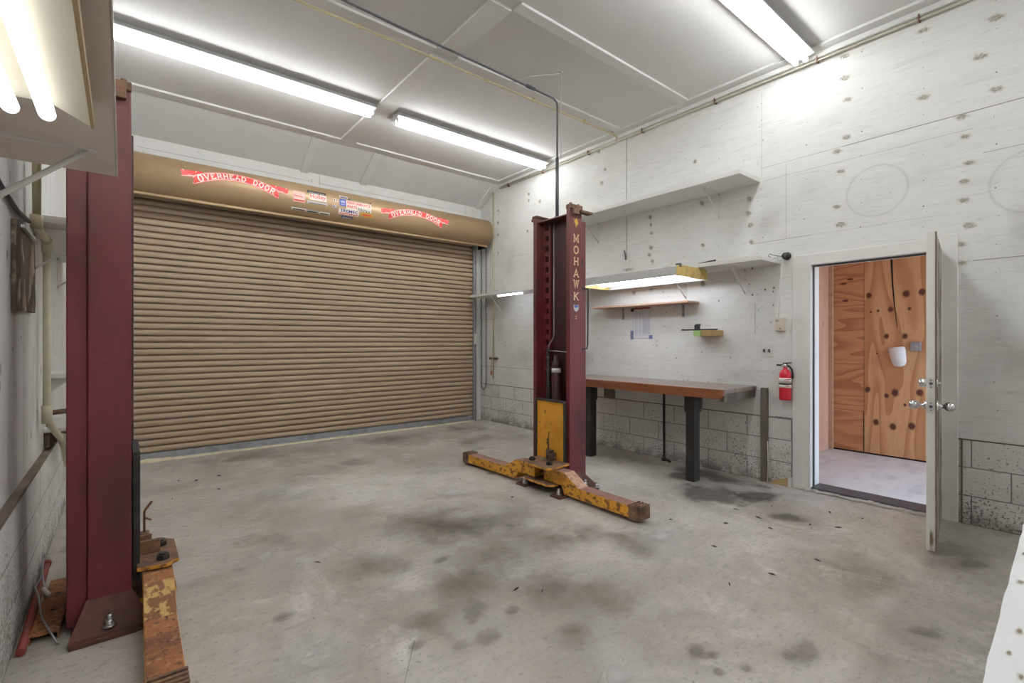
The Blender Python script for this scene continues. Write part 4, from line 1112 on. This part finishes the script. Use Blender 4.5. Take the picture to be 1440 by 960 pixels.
def shelf(name, label, x0, x1, y0, y1, z0, z1, m, brs, side, group='wall shelves', **kw):
    r = thing(name, ((x0 + x1) / 2, (y0 + y1) / 2, z0), label, 'shelf', group)
    bm = bm_new(); box(bm, x0, x1, y0, y1, z0, z1)
    obj('board', bm, [m], r, .003)
    xw = x1 if side < 0 else x0
    for y in brs: bracket(r, y, xw, z0, kw.get('reach', abs(x1 - x0) * .8), kw.get('drop', .25), side, kw.get('bm_', m_white), kw.get('wdt', .022), kw.get('brace', True))
    return r
shelf('wall_shelf', 'long white shelf high on the right wall, topmost of the shelves', 4.405, XR, 2.105, 4.55, 2.885, 2.925, m_white, (2.52, 4.15), -1)
shelf('wall_shelf', 'white shelf below the long high one, its open end beside the entrance door', 4.405, XR, 1.915, 4.46, 2.068, 2.108, m_white, (2.25, 2.90, 4.30), -1)
shelf('wall_shelf', 'white shelf on the right wall in the corner by the roll door', 4.47, XR, 4.60, 6.62, 2.068, 2.108, m_white, (6.15, 5.15), -1, drop=.3)
shelf('wall_shelf', 'small bare pine shelf under the shop light above the workbench', 4.59, XR, 2.74, 4.05, 1.750, 1.770, m_pinkwood, (2.93, 3.75), -1, bm_=m_galv, wdt=.028, brace=False, drop=.11)
shelf('wall_shelf', 'white shelf at upper left with a bright tube light beneath it', XL, -.018, -.55, 2.53, 2.01, 2.028, m_beigeboard, (2.24, -.3), 1, drop=.28, wdt=.03, reach=.33)
bm = bm_new(); box(bm, -.018, -.0145, -.55, 2.531, 2.008, 2.03); sh = [o for o in D.objects if o.get('label', '').startswith('white shelf at upper left')][0]
obj('edge_band', bm, [m_plastic], sh)
shelf('wall_shelf', 'white shelf on the left wall behind the lift post, beside the cream pipe', XL, -.02, 3.76, 5.6, 2.012, 2.052, m_white, (3.95, 5.2), 1, drop=.24)
def ledge(label, y0, z, m):
    r = thing('wall_ledge', (XL + .11, y0 + .25, z), label, 'ledge', 'short ledges on the left wall')
    bm = bm_new(); box(bm, XL, XL + .24, y0, y0 + .55, z + .002, z + .032); obj('board', bm, [m_white], r, .003)
    bm = bm_new(); box(bm, XL, XL + .03, y0 + .03, y0 + .52, z - .10, z + .002); hexa(bm, [(XL + .0, y0 + .06, z - .1), (XL + .02, y0 + .06, z - .1), (XL + .02, y0 + .085, z - .1), (XL, y0 + .085, z - .1), (XL, y0 + .06, z + .0), (XL + .14, y0 + .06, z + .0), (XL + .14, y0 + .085, z + .0), (XL, y0 + .085, z + .0)])
    obj('cleat', bm, [m], r)
ledge('short white ledge on the left wall behind the lift post, upper of two', 4.34, 1.095, m_white)
ledge('short white ledge on the left wall just above the block base, lower of two', 4.34, .742, m_ledge)

# hooded shop light under the shelf above the workbench
r = thing('shop_light', (4.3, 3.1, 2.066), 'yellowed reflector shop light with tubes, hung over the workbench', 'light')
LX0, LX1, LY0, LY1, LZ = 4.02, 4.58, 2.52, 3.78, 1.972
bm = bm_new()
tk = .004
sec = [(LX0, LZ), (LX0 + .010, LZ + .070), (LX0 + .05, LZ + .088), (LX1 - .05, LZ + .088), (LX1 - .015, LZ + .070), (LX1, LZ)]
for (xa, za), (xb, zb) in zip(sec, sec[1:]):
    hexa(bm, [(xa, LY0, za), (xb, LY0, zb), (xb, LY1, zb), (xa, LY1, za), (xa, LY0, za + tk), (xb, LY0, zb + tk), (xb, LY1, zb + tk), (xa, LY1, za + tk)])
box(bm, LX0 - .004, LX0 + .004, LY0, LY1, LZ - .012, LZ + .004); box(bm, LX1 - .004, LX1 + .004, LY0, LY1, LZ - .012, LZ + .004)
obj('reflector', bm, [m_refl_grey], r)
for yy in (LY0, LY1):
    bm = bm_new(); prism(bm, [(LX0 - .006, LZ - .014)] + [(a, b + .004) for a, b in sec] + [(LX1 + .006, LZ - .014)], lambda u, v, w_: (u, w_, v), yy - .008, yy + .008)
    obj('end_panel', bm, [m_oldrefl], r, .003)
bm = bm_new(); box(bm, 4.22, 4.38, LY0 + .02, LY1 - .02, LZ + .05, LZ + .086); obj('ballast_box', bm, [m_fix], r)
for xx in (4.17, 4.43):
    bm = bm_new(); cyl(bm, (xx, LY0 + .03, LZ + .028), (xx, LY1 - .03, LZ + .028), .019, 10); obj('tube', bm, [m_tube_low], r)
for hb in ((4.06, 4.10, LY0 - .01, LY0 + .03, LZ + .07, LZ + .105), (4.43, 4.47, LY0 + .05, LY0 + .09, LZ + .085, 2.068), (4.43, 4.47, LY1 - .1, LY1 - .06, LZ + .085, 2.068)):
    bm = bm_new(); box(bm, *hb); obj('hanger', bm, [m_dkgrey], r)
bm = bm_new(); hexa(bm, [(4.41, 2.36, 2.110), (4.43, 2.355, 2.110), (4.43, 2.52, 2.110), (4.41, 2.52, 2.110), (4.41, 2.345, 2.125), (4.43, 2.345, 2.125), (4.43, 2.52, 2.113), (4.41, 2.52, 2.113)])
tag(obj('metal_sliver', bm, [m_black]), 'thin black strip lying on the white shelf behind the shop light', 'strip')

# shop light under the left shelf, close to the camera
r = thing('shop_light', (-.19, 1.2, 2.008), 'two-tube light with a cream reflector under the upper left shelf', 'light')
bm = bm_new()
ya, yb = -.1, 1.80
hexa(bm, [(-.262, ya, 1.985), (-.140, ya, 1.985), (-.140, yb, 1.985), (-.262, yb, 1.985), (-.262, ya, 2.009), (-.140, ya, 2.009), (-.140, yb, 2.009), (-.262, yb, 2.009)])
hexa(bm, [(-.150, ya, 1.985), (-.068, ya, 1.945), (-.068, yb, 1.945), (-.150, yb, 1.985), (-.150, ya, 1.990), (-.068, ya, 1.950), (-.068, yb, 1.950), (-.150, yb, 1.990)])
hexa(bm, [(-.335, ya, 1.945), (-.255, ya, 1.985), (-.255, yb, 1.985), (-.335, yb, 1.945), (-.335, ya, 1.950), (-.255, ya, 1.990), (-.255, yb, 1.990), (-.335, yb, 1.950)])
obj('reflector', bm, [m_refl], r)
bm = bm_new(); box(bm, -.069, -.061, ya, yb, 1.940, 1.968); obj('reflector_rim', bm, [m_rim], r)
for xx in (-.158, -.228):
    bm = bm_new(); cyl(bm, (xx, ya + .02, 1.955), (xx, 1.80, 1.955), .019, 14); lathe(bm, [(.019, 1.80), (.017, 1.808), (.010, 1.815), (.0, 1.816)], (xx, 0, 1.955), 14, 0, 'y')
    obj('tube', bm, [m_tube_left], r)

# small bar light under the corner shelf
bm = bm_new(); r = thing('bar_light', (4.49, 5.6, 2.04), 'short bright tube light under the corner shelf by the roll door', 'light')
box(bm, 4.475, 4.505, 5.28, 5.88, 2.052, 2.067); obj('housing', bm, [m_fix], r)
bm = bm_new(); cyl(bm, (4.488, 5.29, 2.042), (4.488, 5.87, 2.042), .013, 10); obj('tube', bm, [m_tube_low], r)

# ================================================================== workbench
r = thing('workbench', (4.5, 3.1, 0), 'heavy workbench with stained wood edge and black steel legs along the right wall', 'workbench')
BX, BY0, BY1, BZ = 4.185, 2.14, 4.30, .905
bm = bm_new()
box(bm, BX + .01, XR - .005, BY0, BY1, BZ - .035, BZ, 0)
obj('tabletop', bm, [m_benchtop], r, .003)
bm = bm_new()
prism(bm, [(BY0, BZ + .002), (BY0, BZ - .045), (BY0 + .03, BZ - .085), (BY1, BZ - .085), (BY1, BZ + .002)], lambda u, v, w_: (w_, u, v), BX - .035, BX + .01)
obj('front_rail', bm, [m_bench], r, .003)
bm = bm_new(); box(bm, BX + .02, XR - .01, BY0 + .01, BY0 + .05, BZ - .11, BZ - .036); box(bm, XR - .06, XR - .01, BY0 + .05, BY1, BZ - .11, BZ - .036)
obj('under_frame', bm, [m_greywood], r, .002)
for y in (2.50, 3.80):
    bm = bm_new(); box(bm, 4.225, 4.325, y - .045, y + .045, 0, .80); box(bm, 4.215, 4.335, y - .055, y + .055, .66, .818)
    obj('leg', bm, [m_black], r, .004)
bm = bm_new(); box(bm, XR - .06, XR - .005, 2.025, 2.08, 0, BZ - .01); obj('support_post', bm, [m_greywood], r, .003)
for y in (2.78, 3.95):
    bm = bm_new(); box(bm, XR - .05, XR - .012, y - .08, y + .07, .63, BZ - .112); obj('wall_block', bm, [m_greywood], r, .003)
bm = bm_new(); tube(bm, [(4.738, 3.12, BZ - .115), (4.738, 3.12, .03), (4.74, 3.08, .012), (4.70, 3.02, .012)], .014, 8); cyl(bm, (4.738, 3.12, .0), (4.738, 3.12, .03), .03, 10)
tag(obj('drain_pipe', bm, [m_black]), 'thin black pipe running down behind the workbench to the floor', 'pipe')
bm = bm_new(); tube(bm, [(XR - .088, 2.0, .40), (XR - .088, 1.995, .2), (XR - .09, 2.0, .01)], .006, 6)
tag(obj('wire', bm, [m_pvc]), 'pale wire running down the wooden post at the workbench end', 'wire')
bm = bm_new(); hexa(bm, [(XR - .05, 1.83, 0), (XR - .03, 1.83, 0), (XR - .03, 1.99, 0), (XR - .05, 1.99, 0), (XR - .02, 1.83, .075), (XR - .008, 1.83, .075), (XR - .008, 1.99, .02), (XR - .02, 1.99, .02)])
tag(obj('wood_scrap', bm, [m_scrapwood]), 'raw wood wedge leaning on the block wall beside the door casing', 'scrap wood')
bm = bm_new(); box(bm, XR - .075, XR - .025, 1.805, 1.828, 0, .085); 
tag(obj('plastic_strip', bm, [m_white], None, .003), 'small upright white strip on the floor beside the wood wedge', 'strip')

# ================================================================== fixed to the right wall
# fire extinguisher
r = thing('fire_extinguisher', (4.755, 1.853, .80), 'red fire extinguisher hung on the wall beside the entrance door', 'fire extinguisher')
ex, ey = 4.755, 1.853
bm = bm_new()
lathe(bm, [(.0, .80), (.044, .80), (.050, .812), (.050, 1.03), (.046, 1.055), (.032, 1.075), (.018, 1.085), (.016, 1.10), (.0, 1.10)], (ex, ey, 0), 24)
cylo = obj('cylinder', bm, [m_fire], r)
bm = bm_new()
for z0, z1 in ((.915, .945), (.957, 1.005)):
    lathe(bm, [(.0504, z0), (.0508, z0), (.0508, z1), (.0504, z1)], (ex, ey, 0), 24)
lb = obj('paper_label', bm, [m_sign_white], r)
for z, a0, a1 in ((.990, 3.4, 4.6), (.975, 3.3, 4.2), (.930, 3.5, 4.4)):
    bm = bm_new()
    n = 8
    for i in range(n):
        a, b = a0 + (a1 - a0) * i / n, a0 + (a1 - a0) * (i + .8) / n
        b = a0 + (a1 - a0) * (i + 1) / n
        f = poly(bm, [(ex + .0512 * math.cos(t), ey + .0512 * math.sin(t), z + q) for t, q in ((a, 0), (b, 0), (b, .006), (a, .006))])
    obj('label_print', bm, [m_fire_dark], lb, fixn=False)
bm = bm_new(); lathe(bm, [(.0515, .945), (.0525, .945), (.0525, .957), (.0515, .957)], (ex, ey, 0), 24); box(bm, ex + .03, XR, ey - .02, ey + .02, .90, 1.0); obj('wall_strap', bm, [m_black], r)
bm = bm_new(); lathe(bm, [(.0, 1.10), (.018, 1.10), (.020, 1.125), (.014, 1.135), (.0, 1.135)], (ex, ey, 0), 14); cyl(bm, (ex, ey + .015, 1.112), (ex - .0, ey + .03, 1.112), .012, 12); obj('valve', bm, [m_chrome], r)
bm = bm_new()
hexa(bm, [(ex - .01, ey - .055, 1.142), (ex + .01, ey - .055, 1.142), (ex + .01, ey + .02, 1.128), (ex - .01, ey + .02, 1.128), (ex - .01, ey - .055, 1.150), (ex + .01, ey - .055, 1.150), (ex + .01, ey + .02, 1.142), (ex - .01, ey + .02, 1.142)])
box(bm, ex - .008, ex + .008, ey + .015, ey + .075, 1.112, 1.128)
obj('handle', bm, [m_black], r, .003)
bm = bm_new(); tube(bm, [(ex, ey - .015, 1.118), (ex, ey - .035, 1.112), (ex, ey - .055, 1.085), (ex, ey - .063, 1.05), (ex, ey - .063, 1.0)], .009, 8); obj('hose', bm, [m_rubber], r)

def plate(name, label, cat, y0, y1, z0, z1, d, m, extra=None, group=None, holes=()):
    r_ = thing(name, (XR, (y0 + y1) / 2, z0), label, cat, group)
    bm = bm_new(); box(bm, XR - d, XR, y0, y1, z0, z1); obj('cover', bm, [m], r_, min(.004, d * .3))
    for (nm, yy, zz, a, b, dd, mm) in (extra or ()):
        bm = bm_new(); box(bm, XR - d - dd, XR - d + .001, yy - a, yy + a, zz - b, zz + b); obj(nm, bm, [mm], r_, .001)
    return r_
plate('light_switch', 'double white toggle switch plate above the fire extinguisher', 'light switch', 1.982, 2.10, 1.195, 1.31, .007, m_plastic,
      [('toggle', 2.065, 1.252, .007, .016, .012, m_dkgrey), ('toggle', 2.018, 1.252, .007, .016, .012, m_dkgrey)])
plate('door_chime', 'beige plastic box on the wall between the shelf end and the entrance door', 'box', 1.875, 1.958, 1.44, 1.56, .035, m_beige,
      [('button', 1.935, 1.535, .012, .010, .003, m_galv), ('screw', 1.91, 1.462, .005, .005, .002, m_dkgrey)])
plate('power_outlet', 'white outlet plate on the wall under the printed sheet', 'outlet', 3.225, 3.305, 1.255, 1.375, .006, m_plastic,
      [('socket', 3.265, 1.345, .014, .017, .002, m_white), ('socket', 3.265, 1.290, .014, .017, .002, m_white), ('slot', 3.265, 1.345, .004, .008, .0026, m_dkgrey), ('slot', 3.265, 1.290, .004, .008, .0026, m_dkgrey)], 'wall outlets')
plate('power_outlet', 'white outlet plate on the wall below the corner shelf', 'outlet', 6.04, 6.15, 1.24, 1.37, .006, m_plastic,
      [('socket', 6.095, 1.335, .018, .018, .002, m_white), ('socket', 6.095, 1.275, .018, .018, .002, m_white), ('slot', 6.095, 1.335, .007, .008, .0026, m_dkgrey), ('slot', 6.095, 1.275, .007, .008, .0026, m_dkgrey)], 'wall outlets')
rj = thing('junction_box', (XR, 3.675, 2.22), 'white junction box with a conduit above the shop light shelf', 'electrical box')
bm = bm_new(); box(bm, XR - .05, XR, 3.62, 3.73, 2.225, 2.335); obj('box_cover', bm, [m_white], rj, .004)
bm = bm_new(); tube(bm, [(XR - .02, 3.70, 2.335), (XR - .02, 3.705, 2.40), (XR - .018, 3.72, 2.46)], .008, 6); obj('cable_clamp', bm, [m_dkgrey], rj)

# printed sheet with tape corners
r = thing('printed_sheet', (XR, 3.48, 1.37), 'printed sheet taped to the wall beneath the small pine shelf', 'paper')
bm = bm_new(); box(bm, XR - .0016, XR, 3.345, 3.62, 1.375, 1.745); obj('sheet', bm, [m_paper], r)
bm = bm_new()
xp = XR - .0022
def pr(y0, y1, z0, z1, mi=0, o=0): poly(bm, [(xp - o, y0, z0), (xp - o, y1, z0), (xp - o, y1, z1), (xp - o, y0, z1)], mi)
for y in (3.40, 3.42, 3.44, 3.375, 3.46, 3.50, 3.56): pr(y - .002, y + .002, 1.40 if y > 3.47 else 1.43, 1.72 if y > 3.45 else 1.62)
for i in range(14): pr(3.375, 3.46, 1.43 + i * .0145, 1.432 + i * .0145)
obj('print', bm, [m_print], r, fixn=False)
for q in ((3.36, 3.60, 1.725, 1.745), (3.35, 3.61, 1.374, 1.378)):
    bm = bm_new(); pr(*q, 0, .001); obj('red_tape', bm, [m_tape_r], r, fixn=False)
for y0, y1, z0, z1 in ((3.595, 3.64, 1.365, 1.47), (3.325, 3.375, 1.37, 1.415)):
    bm = bm_new(); pr(y0, y1, z0, z1, 0, .0015); obj('blue_tape', bm, [m_tape_b], r, fixn=False)
bm = bm_new(); pr(3.59, 3.635, 1.70, 1.74, 0, .0015); obj('black_tape', bm, [m_black], r, fixn=False)

# scrap-wood block with a black bar on top
r = thing('block_shelf', (4.74, 2.60, 1.39), 'small wood block with a green end fixed to the wall, a black bar on top', 'shelf')
bm = bm_new()
hexa(bm, [(4.68, 2.47, 1.392), (XR, 2.47, 1.392), (XR, 2.72, 1.392), (4.68, 2.72, 1.392), (4.66, 2.47, 1.455), (XR, 2.47, 1.455), (XR, 2.72, 1.455), (4.66, 2.72, 1.455)])
obj('wood_block', bm, [m_scrapwood], r, .008)
bm = bm_new(); hexa(bm, [(4.652, 2.64, 1.394), (4.682, 2.64, 1.394), (4.682, 2.715, 1.394), (4.66, 2.715, 1.394), (4.648, 2.64, 1.453), (4.668, 2.64, 1.453), (4.668, 2.715, 1.453), (4.652, 2.715, 1.453)]); obj('green_end', bm, [m_green], r)
bm = bm_new(); box(bm, 4.66, 4.70, 2.47, 2.86, 1.456, 1.470); box(bm, 4.665, 4.695, 2.66, 2.71, 1.470, 1.515); box(bm, 4.67, 4.69, 2.65, 2.70, 1.505, 1.522)
obj('metal_bar', bm, [m_black], r, .002)

# black spool on a peg with a loop of wire
r = thing('wire_spool', (4.76, 1.87, 2.10), 'black spool on a peg above the beige box, a wire loop hanging from it', 'spool')
bm = bm_new(); lathe(bm, [(.0, -.06), (.022, -.06), (.030, -.05), (.030, -.04), (.018, -.036), (.018, -.018), (.036, -.012), (.036, .0), (.0, .0)], (XR - .005, 1.86, 2.135), 16, 0, 'x'); obj('spool', bm, [m_black], r)
bm = bm_new(); tube(bm, [(4.77, 1.875, 2.13), (4.75, 1.93, 2.14), (4.74, 1.985, 2.165), (4.74, 2.0, 2.15), (4.745, 1.96, 2.12), (4.76, 1.92, 2.125), (4.78, 1.925, 2.08)], .003, 6); obj('wire_loop', bm, [m_black], r)
bm = bm_new(); tube(bm, [(XR - .004, 1.91, 2.06), (XR - .003, 1.925, 1.8), (XR - .003, 1.935, 1.565)], .003, 6); tag(obj('bell_wire', bm, [m_white]), 'thin white wire running down the wall to the beige box', 'wire')
bm = bm_new(); box(bm, XR - .012, XR, 2.155, 2.20, 1.42, 1.72); tag(obj('wall_strip', bm, [m_white], None, .002), 'narrow white strip on the wall above the double switch', 'strip')
bm = bm_new(); box(bm, XR - .012, XR, 4.34, 4.39, 1.3, 1.84); tag(obj('wall_strip', bm, [m_white], None, .002), 'narrow white strip on the wall just beside the lettered lift post', 'strip')

# air pipe with a valve in the far corner
r = thing('air_pipe', (4.80, 6.41, .65), 'thin pale air pipe with a valve and red tag down the right wall corner', 'pipe')
bm = bm_new(); tube(bm, [(4.795, 6.41, .72), (4.795, 6.41, 3.86)], .011, 8); obj('pipe', bm, [m_pipe_y], r)
bm = bm_new(); cyl(bm, (4.79, 6.39, 1.06), (4.79, 6.28, 1.06), .016, 10); cyl(bm, (4.78, 6.44, 1.06), (4.75, 6.44, 1.06), .022, 10); box(bm, 4.765, 4.80, 6.30, 6.36, 1.04, 1.075); obj('valve', bm, [m_rust_brown], r)
bm = bm_new(); tube(bm, [(4.785, 6.43, 1.04), (4.785, 6.45, .92), (4.785, 6.44, .80)], .004, 6); box(bm, 4.78, 4.788, 6.43, 6.46, .78, .85); obj('red_tag', bm, [m_tape_r], r)
# conduit along the top of the right wall and the yellowed one across the ceiling
r = thing('conduit', (4.78, 3.0, 3.84), 'pale conduit pair running along the top of the right wall', 'conduit')
for q, m in ((0, m_pipe_p), (1, m_pipe_g)):
    bm = bm_new(); tube(bm, [(XR - .034, YF, ZC - .105 + q * .028), (XR - .034, 6.2, ZC - .105 + q * .028)], .0085, 8); obj('pipe', bm, [m], r)
for y in (.9, 1.6, 2.55, 3.45, 4.3, 5.2, 6.0):
    bm = bm_new(); box(bm, XR - .045, XR, y - .006, y + .006, ZC - .118, ZC - .066); obj('clamp', bm, [m_rust_brown], r)
bm = bm_new(); tube(bm, [(XL, 3.825, ZC - .03), (4.76, 3.825, ZC - .03), (4.786, 3.83, ZC - .045), (4.786, 3.83, ZC - .10)], .011, 8)
for x in (1.5, 2.2, 2.8, 3.4, 4.2): box(bm, x - .012, x + .012, 3.81, 3.84, ZC - .043, ZC)
tag(obj('conduit', bm, [m_pipe_y]), 'yellowed conduit crossing the ceiling beside a batten', 'conduit')

# ================================================================== left wall things
r = thing('water_pipe', (XL + .03, 4.0, .45), 'cream plastic pipe with elbows running down the left wall', 'pipe')
px0 = XL + .042
bm = bm_new(); tube(bm, [(px0, 3.62, 3.9), (px0, 3.62, 1.985)], .019, 10); cyl(bm, (px0, 3.62, 2.02), (px0, 3.62, 1.95), .026, 10); obj('upper_pipe', bm, [m_pipe_y], r)
bm = bm_new(); tube(bm, [(px0, 3.62, 1.96), (px0, 4.05, 1.955)], .019, 10); cyl(bm, (px0, 4.02, 1.955), (px0, 4.08, 1.955), .026, 10); obj('cross_pipe', bm, [m_pvc], r)
bm = bm_new(); tube(bm, [(px0, 4.07, 1.96), (px0, 4.07, .90), (px0 + .012, 4.12, .82), (px0 + .05, 4.40, .67), (px0 + .055, 4.62, .47)], .019, 10)
cyl(bm, (px0, 4.07, 1.97), (px0, 4.07, 1.88), .026, 10); cyl(bm, (px0, 4.07, .95), (px0, 4.075, .84), .026, 10); cyl(bm, (px0 + .045, 4.34, .715), (px0 + .052, 4.43, .645), .024, 10)
obj('lower_pipe', bm, [m_pvc], r)
bm = bm_new(); cyl(bm, (px0, 4.09, .90), (px0 + .10, 4.16, .90), .016, 8); cyl(bm, (px0 + .10, 4.16, .90), (px0 + .22, 4.22, .905), .022, 8); obj('valve_stub', bm, [m_rust_brown], r)
bm = bm_new()
rr = [(3.17, 1.905), (3.30, 1.93), (3.55, 1.915), (3.80, 1.945), (3.815, 1.75), (3.80, 1.65), (3.83, 1.56), (3.80, 1.50), (3.55, 1.50), (3.35, 1.49), (3.17, 1.485)]
prism(bm, rr, lambda u, v, w_: (w_, u, v), XL + .002, XL + .018)
tag(obj('brown_board', bm, [m_brownboard]), 'dark brown peeling board hanging on the left wall', 'board')
bm = bm_new(); box(bm, XL + .02, XL + .035, 3.28, 3.72, 1.89, 1.905); tag(obj('metal_strip', bm, [m_white]), 'short pale strip across the top of the dark brown board', 'strip')
bm = bm_new(); tube(bm, [(XL + .012, 2.4, 2.02), (XL + .012, 2.93, 1.975), (XL + .012, 3.25, 1.962), (XL + .014, 3.60, 1.978)], .011, 6)
tag(obj('cable', bm, [m_dkgrey]), 'grey cable running along the left wall to the cream pipe elbow', 'cable')
bm = bm_new(); tube(bm, [(XL + .064, 2.9, .018), (XL + .060, 3.86, .05)], .017, 10); cyl(bm, (XL + .060, 3.84, .05), (XL + .060, 3.88, .05), .021, 10)
tag(obj('red_rod', bm, [m_redrod]), 'scraped red rod lying along the foot of the left wall', 'rod')
bm = bm_new()
c0, c1 = Vector((-.252, 3.62, .0)), Vector((-.272, 2.98, .0))
dd = (c1 - c0).normalized(); ss = Vector((-dd.y, dd.x, 0))
for w0, w1, z0, z1 in ((-.05, .05, .030, .036), (-.05, -.044, .0, .032), (.044, .05, .0, .032)):
    P8 = [c0 + ss * w0, c1 + ss * w0, c1 + ss * w1, c0 + ss * w1]
    hexa(bm, [p + Vector((0, 0, z0)) for p in P8] + [p + Vector((0, 0, z1)) for p in P8])
for q in (.2, .4): cyl(bm, c0 + dd * q + Vector((0, 0, .036)), c0 + dd * q + Vector((0, 0, .0365)), .010, 8, 1)
tag(obj('steel_channel', bm, [m_rust, m_hole]), 'rusty steel channel on the floor beside the red rod', 'steel channel')
bm = bm_new()
hexa(bm, [(-.185, 3.57, .0), (-.15, 3.57, .0), (-.13, 3.90, .0), (-.16, 3.90, .0), (-.185, 3.57, .01), (-.15, 3.57, .03), (-.12, 3.92, .06), (-.16, 3.92, .012)])
tag(obj('wood_splinter', bm, [m_greywood]), 'dark splinter of wood beside the rusty channel by the left post', 'scrap wood')
bm = bm_new(); tube(bm, [(-.30, 3.38, .04), (-.33, 3.55, .10), (-.345, 3.75, .16), (-.345, 3.80, .12), (-.34, 3.6, .07), (-.342, 3.40, .10), (-.32, 3.30, .085), (-.29, 3.10, .06), (-.25, 2.96, .045), (-.22, 2.90, .01)], .004, 6); cyl(bm, (-.315, 3.42, .075), (-.285, 3.36, .055), .010, 8, 1)
tag(obj('wire_scrap', bm, [m_galv, m_plastic]), 'loose grey wire with a white connector lying over the red rod', 'wire')

# ================================================================== white bench close to the camera
r = thing('plywood_bench', (2.9, -.2, 0), 'white painted plywood bench top with knots at the near right corner', 'workbench')
NB = .83
bm = bm_new()
n = 60
e = [(0.35 + (4.0 - .35) * i / n, .115 + .027 * (.35 + 3.65 * i / n - 1.0) + random.uniform(-.0012, .0012)) for i in range(n + 1)]
prism(bm, e + [(4.0, -.60), (.35, -.60)], lambda u, v, w_: (u, v, w_), NB - .018, NB)
for x, y, a in [(1.477, .111, .032), (1.226, .0935, .030), (1.127, .0975, .022), (1.06, .079, .026), (1.68, .12, .03), (1.5, -.05, .05), (2.2, .0, .05)]:
    decal(bm, (x, y, NB + .0008), (a, .0, 0), (0, a * .35, 0), 1); decal(bm, (x, y, NB + .0014), (a * .5, .0, 0), (0, a * .16, 0), 2)
obj('bench_top', bm, [m_wedge, m_knot, m_knot_dark], r)
bm = bm_new(); box(bm, .4, 3.95, .02, .06, NB - .12, NB - .018); obj('bench_rail', bm, [m_white], r, .003)
for x in (.45, 2.2, 3.9):
    for y in (.02, -.55):
        bm = bm_new(); box(bm, x - .045, x + .045, y - .04, y + .01, 0, NB - .018); obj('leg', bm, [m_white], r, .003)

# ================================================================== vestibule things
r = thing('plastic_cup', (HB - .05, 1.46, 1.06), 'white plastic cup cover fixed to the orange plywood beyond the door', 'cup')
bm = bm_new()
axd = Vector((0, -.16, -.99)).normalized(); a_, b_ = frame_of(axd); top = Vector((HB - .055, 1.49, 1.275))
rings = []
for rad, h in ((.0, 0), (.060, 0), (.074, .012), (.076, .05), (.070, .12), (.062, .18), (.045, .212), (.02, .224), (.0, .225)):
    rings.append([bm.verts.new(top + axd * h + (a_ * math.cos(t) * 1.05 + b_ * math.sin(t) * .68) * rad) for t in [2 * PI * i / 20 for i in range(20)]])
for A, B in zip(rings, rings[1:]):
    for i in range(20):
        f = bm.faces.new((A[i], A[(i + 1) % 20], B[(i + 1) % 20], B[i])); f.smooth = True
bmesh.ops.remove_doubles(bm, verts=bm.verts[:], dist=1e-5)
obj('cup_body', bm, [m_plastic], r)
bm = bm_new(); lathe(bm, [(.075, -.004), (.079, -.004), (.079, .004), (.075, .004)], (HB - .055, 1.482, 1.235), 20); bmesh.ops.scale(bm, verts=bm.verts[:], vec=(.70, 1.02, 1), space=Matrix.Translation((-(HB - .055), -1.482, -1.235)))
obj('cup_rim', bm, [m_plastic], r)
r = thing('metal_box', (HB, 1.32, 1.22), 'small steel electrical box on the orange plywood, half behind the door', 'electrical box')
bm = bm_new(); box(bm, HB - .035, HB - .004, 1.275, 1.365, 1.235, 1.335); obj('box_body', bm, [m_galv], r, .004)
bm = bm_new(); cyl(bm, (HB - .035, 1.32, 1.285), (HB - .040, 1.32, 1.285), .014, 12); obj('knockout', bm, [m_chrome], r)

# loose bits on the floor
bm = bm_new()
bits = [(0.42, 5.6), (0.55, 5.5), (0.75, 5.55), (0.33, 5.0), (0.68, 5.05), (0.92, 3.0), (2.55, 3.95), (2.6, 3.2), (1.65, 2.0), (1.75, 1.9), (3.2, 2.05), (3.6, 1.5), (3.9, 1.35), (4.0, 1.2), (3.75, 1.65), (4.1, 1.7), (2.6, 1.3), (3.3, 1.1), (3.0, 1.6), (4.3, 1.35), (3.8, 1.85), (3.45, 1.75), (2.9, 1.2), (4.35, 1.15)]
for x, y in bits:
    a = random.uniform(0, PI); L = random.uniform(.008, .026); wv = random.uniform(.003, .007); h = random.uniform(.003, .010)
    u = Vector((math.cos(a), math.sin(a), 0)) * L; v = Vector((-math.sin(a), math.cos(a), 0)) * wv; c = Vector((x, y, .002))
    hexa(bm, [c - u, c - v, c + u, c + v, c - u + Vector((0, 0, .001)), c - v * .5 + Vector((0, 0, h)), c + u + Vector((0, 0, h * .6)), c + v * .5 + Vector((0, 0, h))])
o = obj('debris', bm, [m_debris]); o['kind'] = 'stuff'; tag(o, 'dry leaf bits and grit scattered on the concrete floor', 'debris')
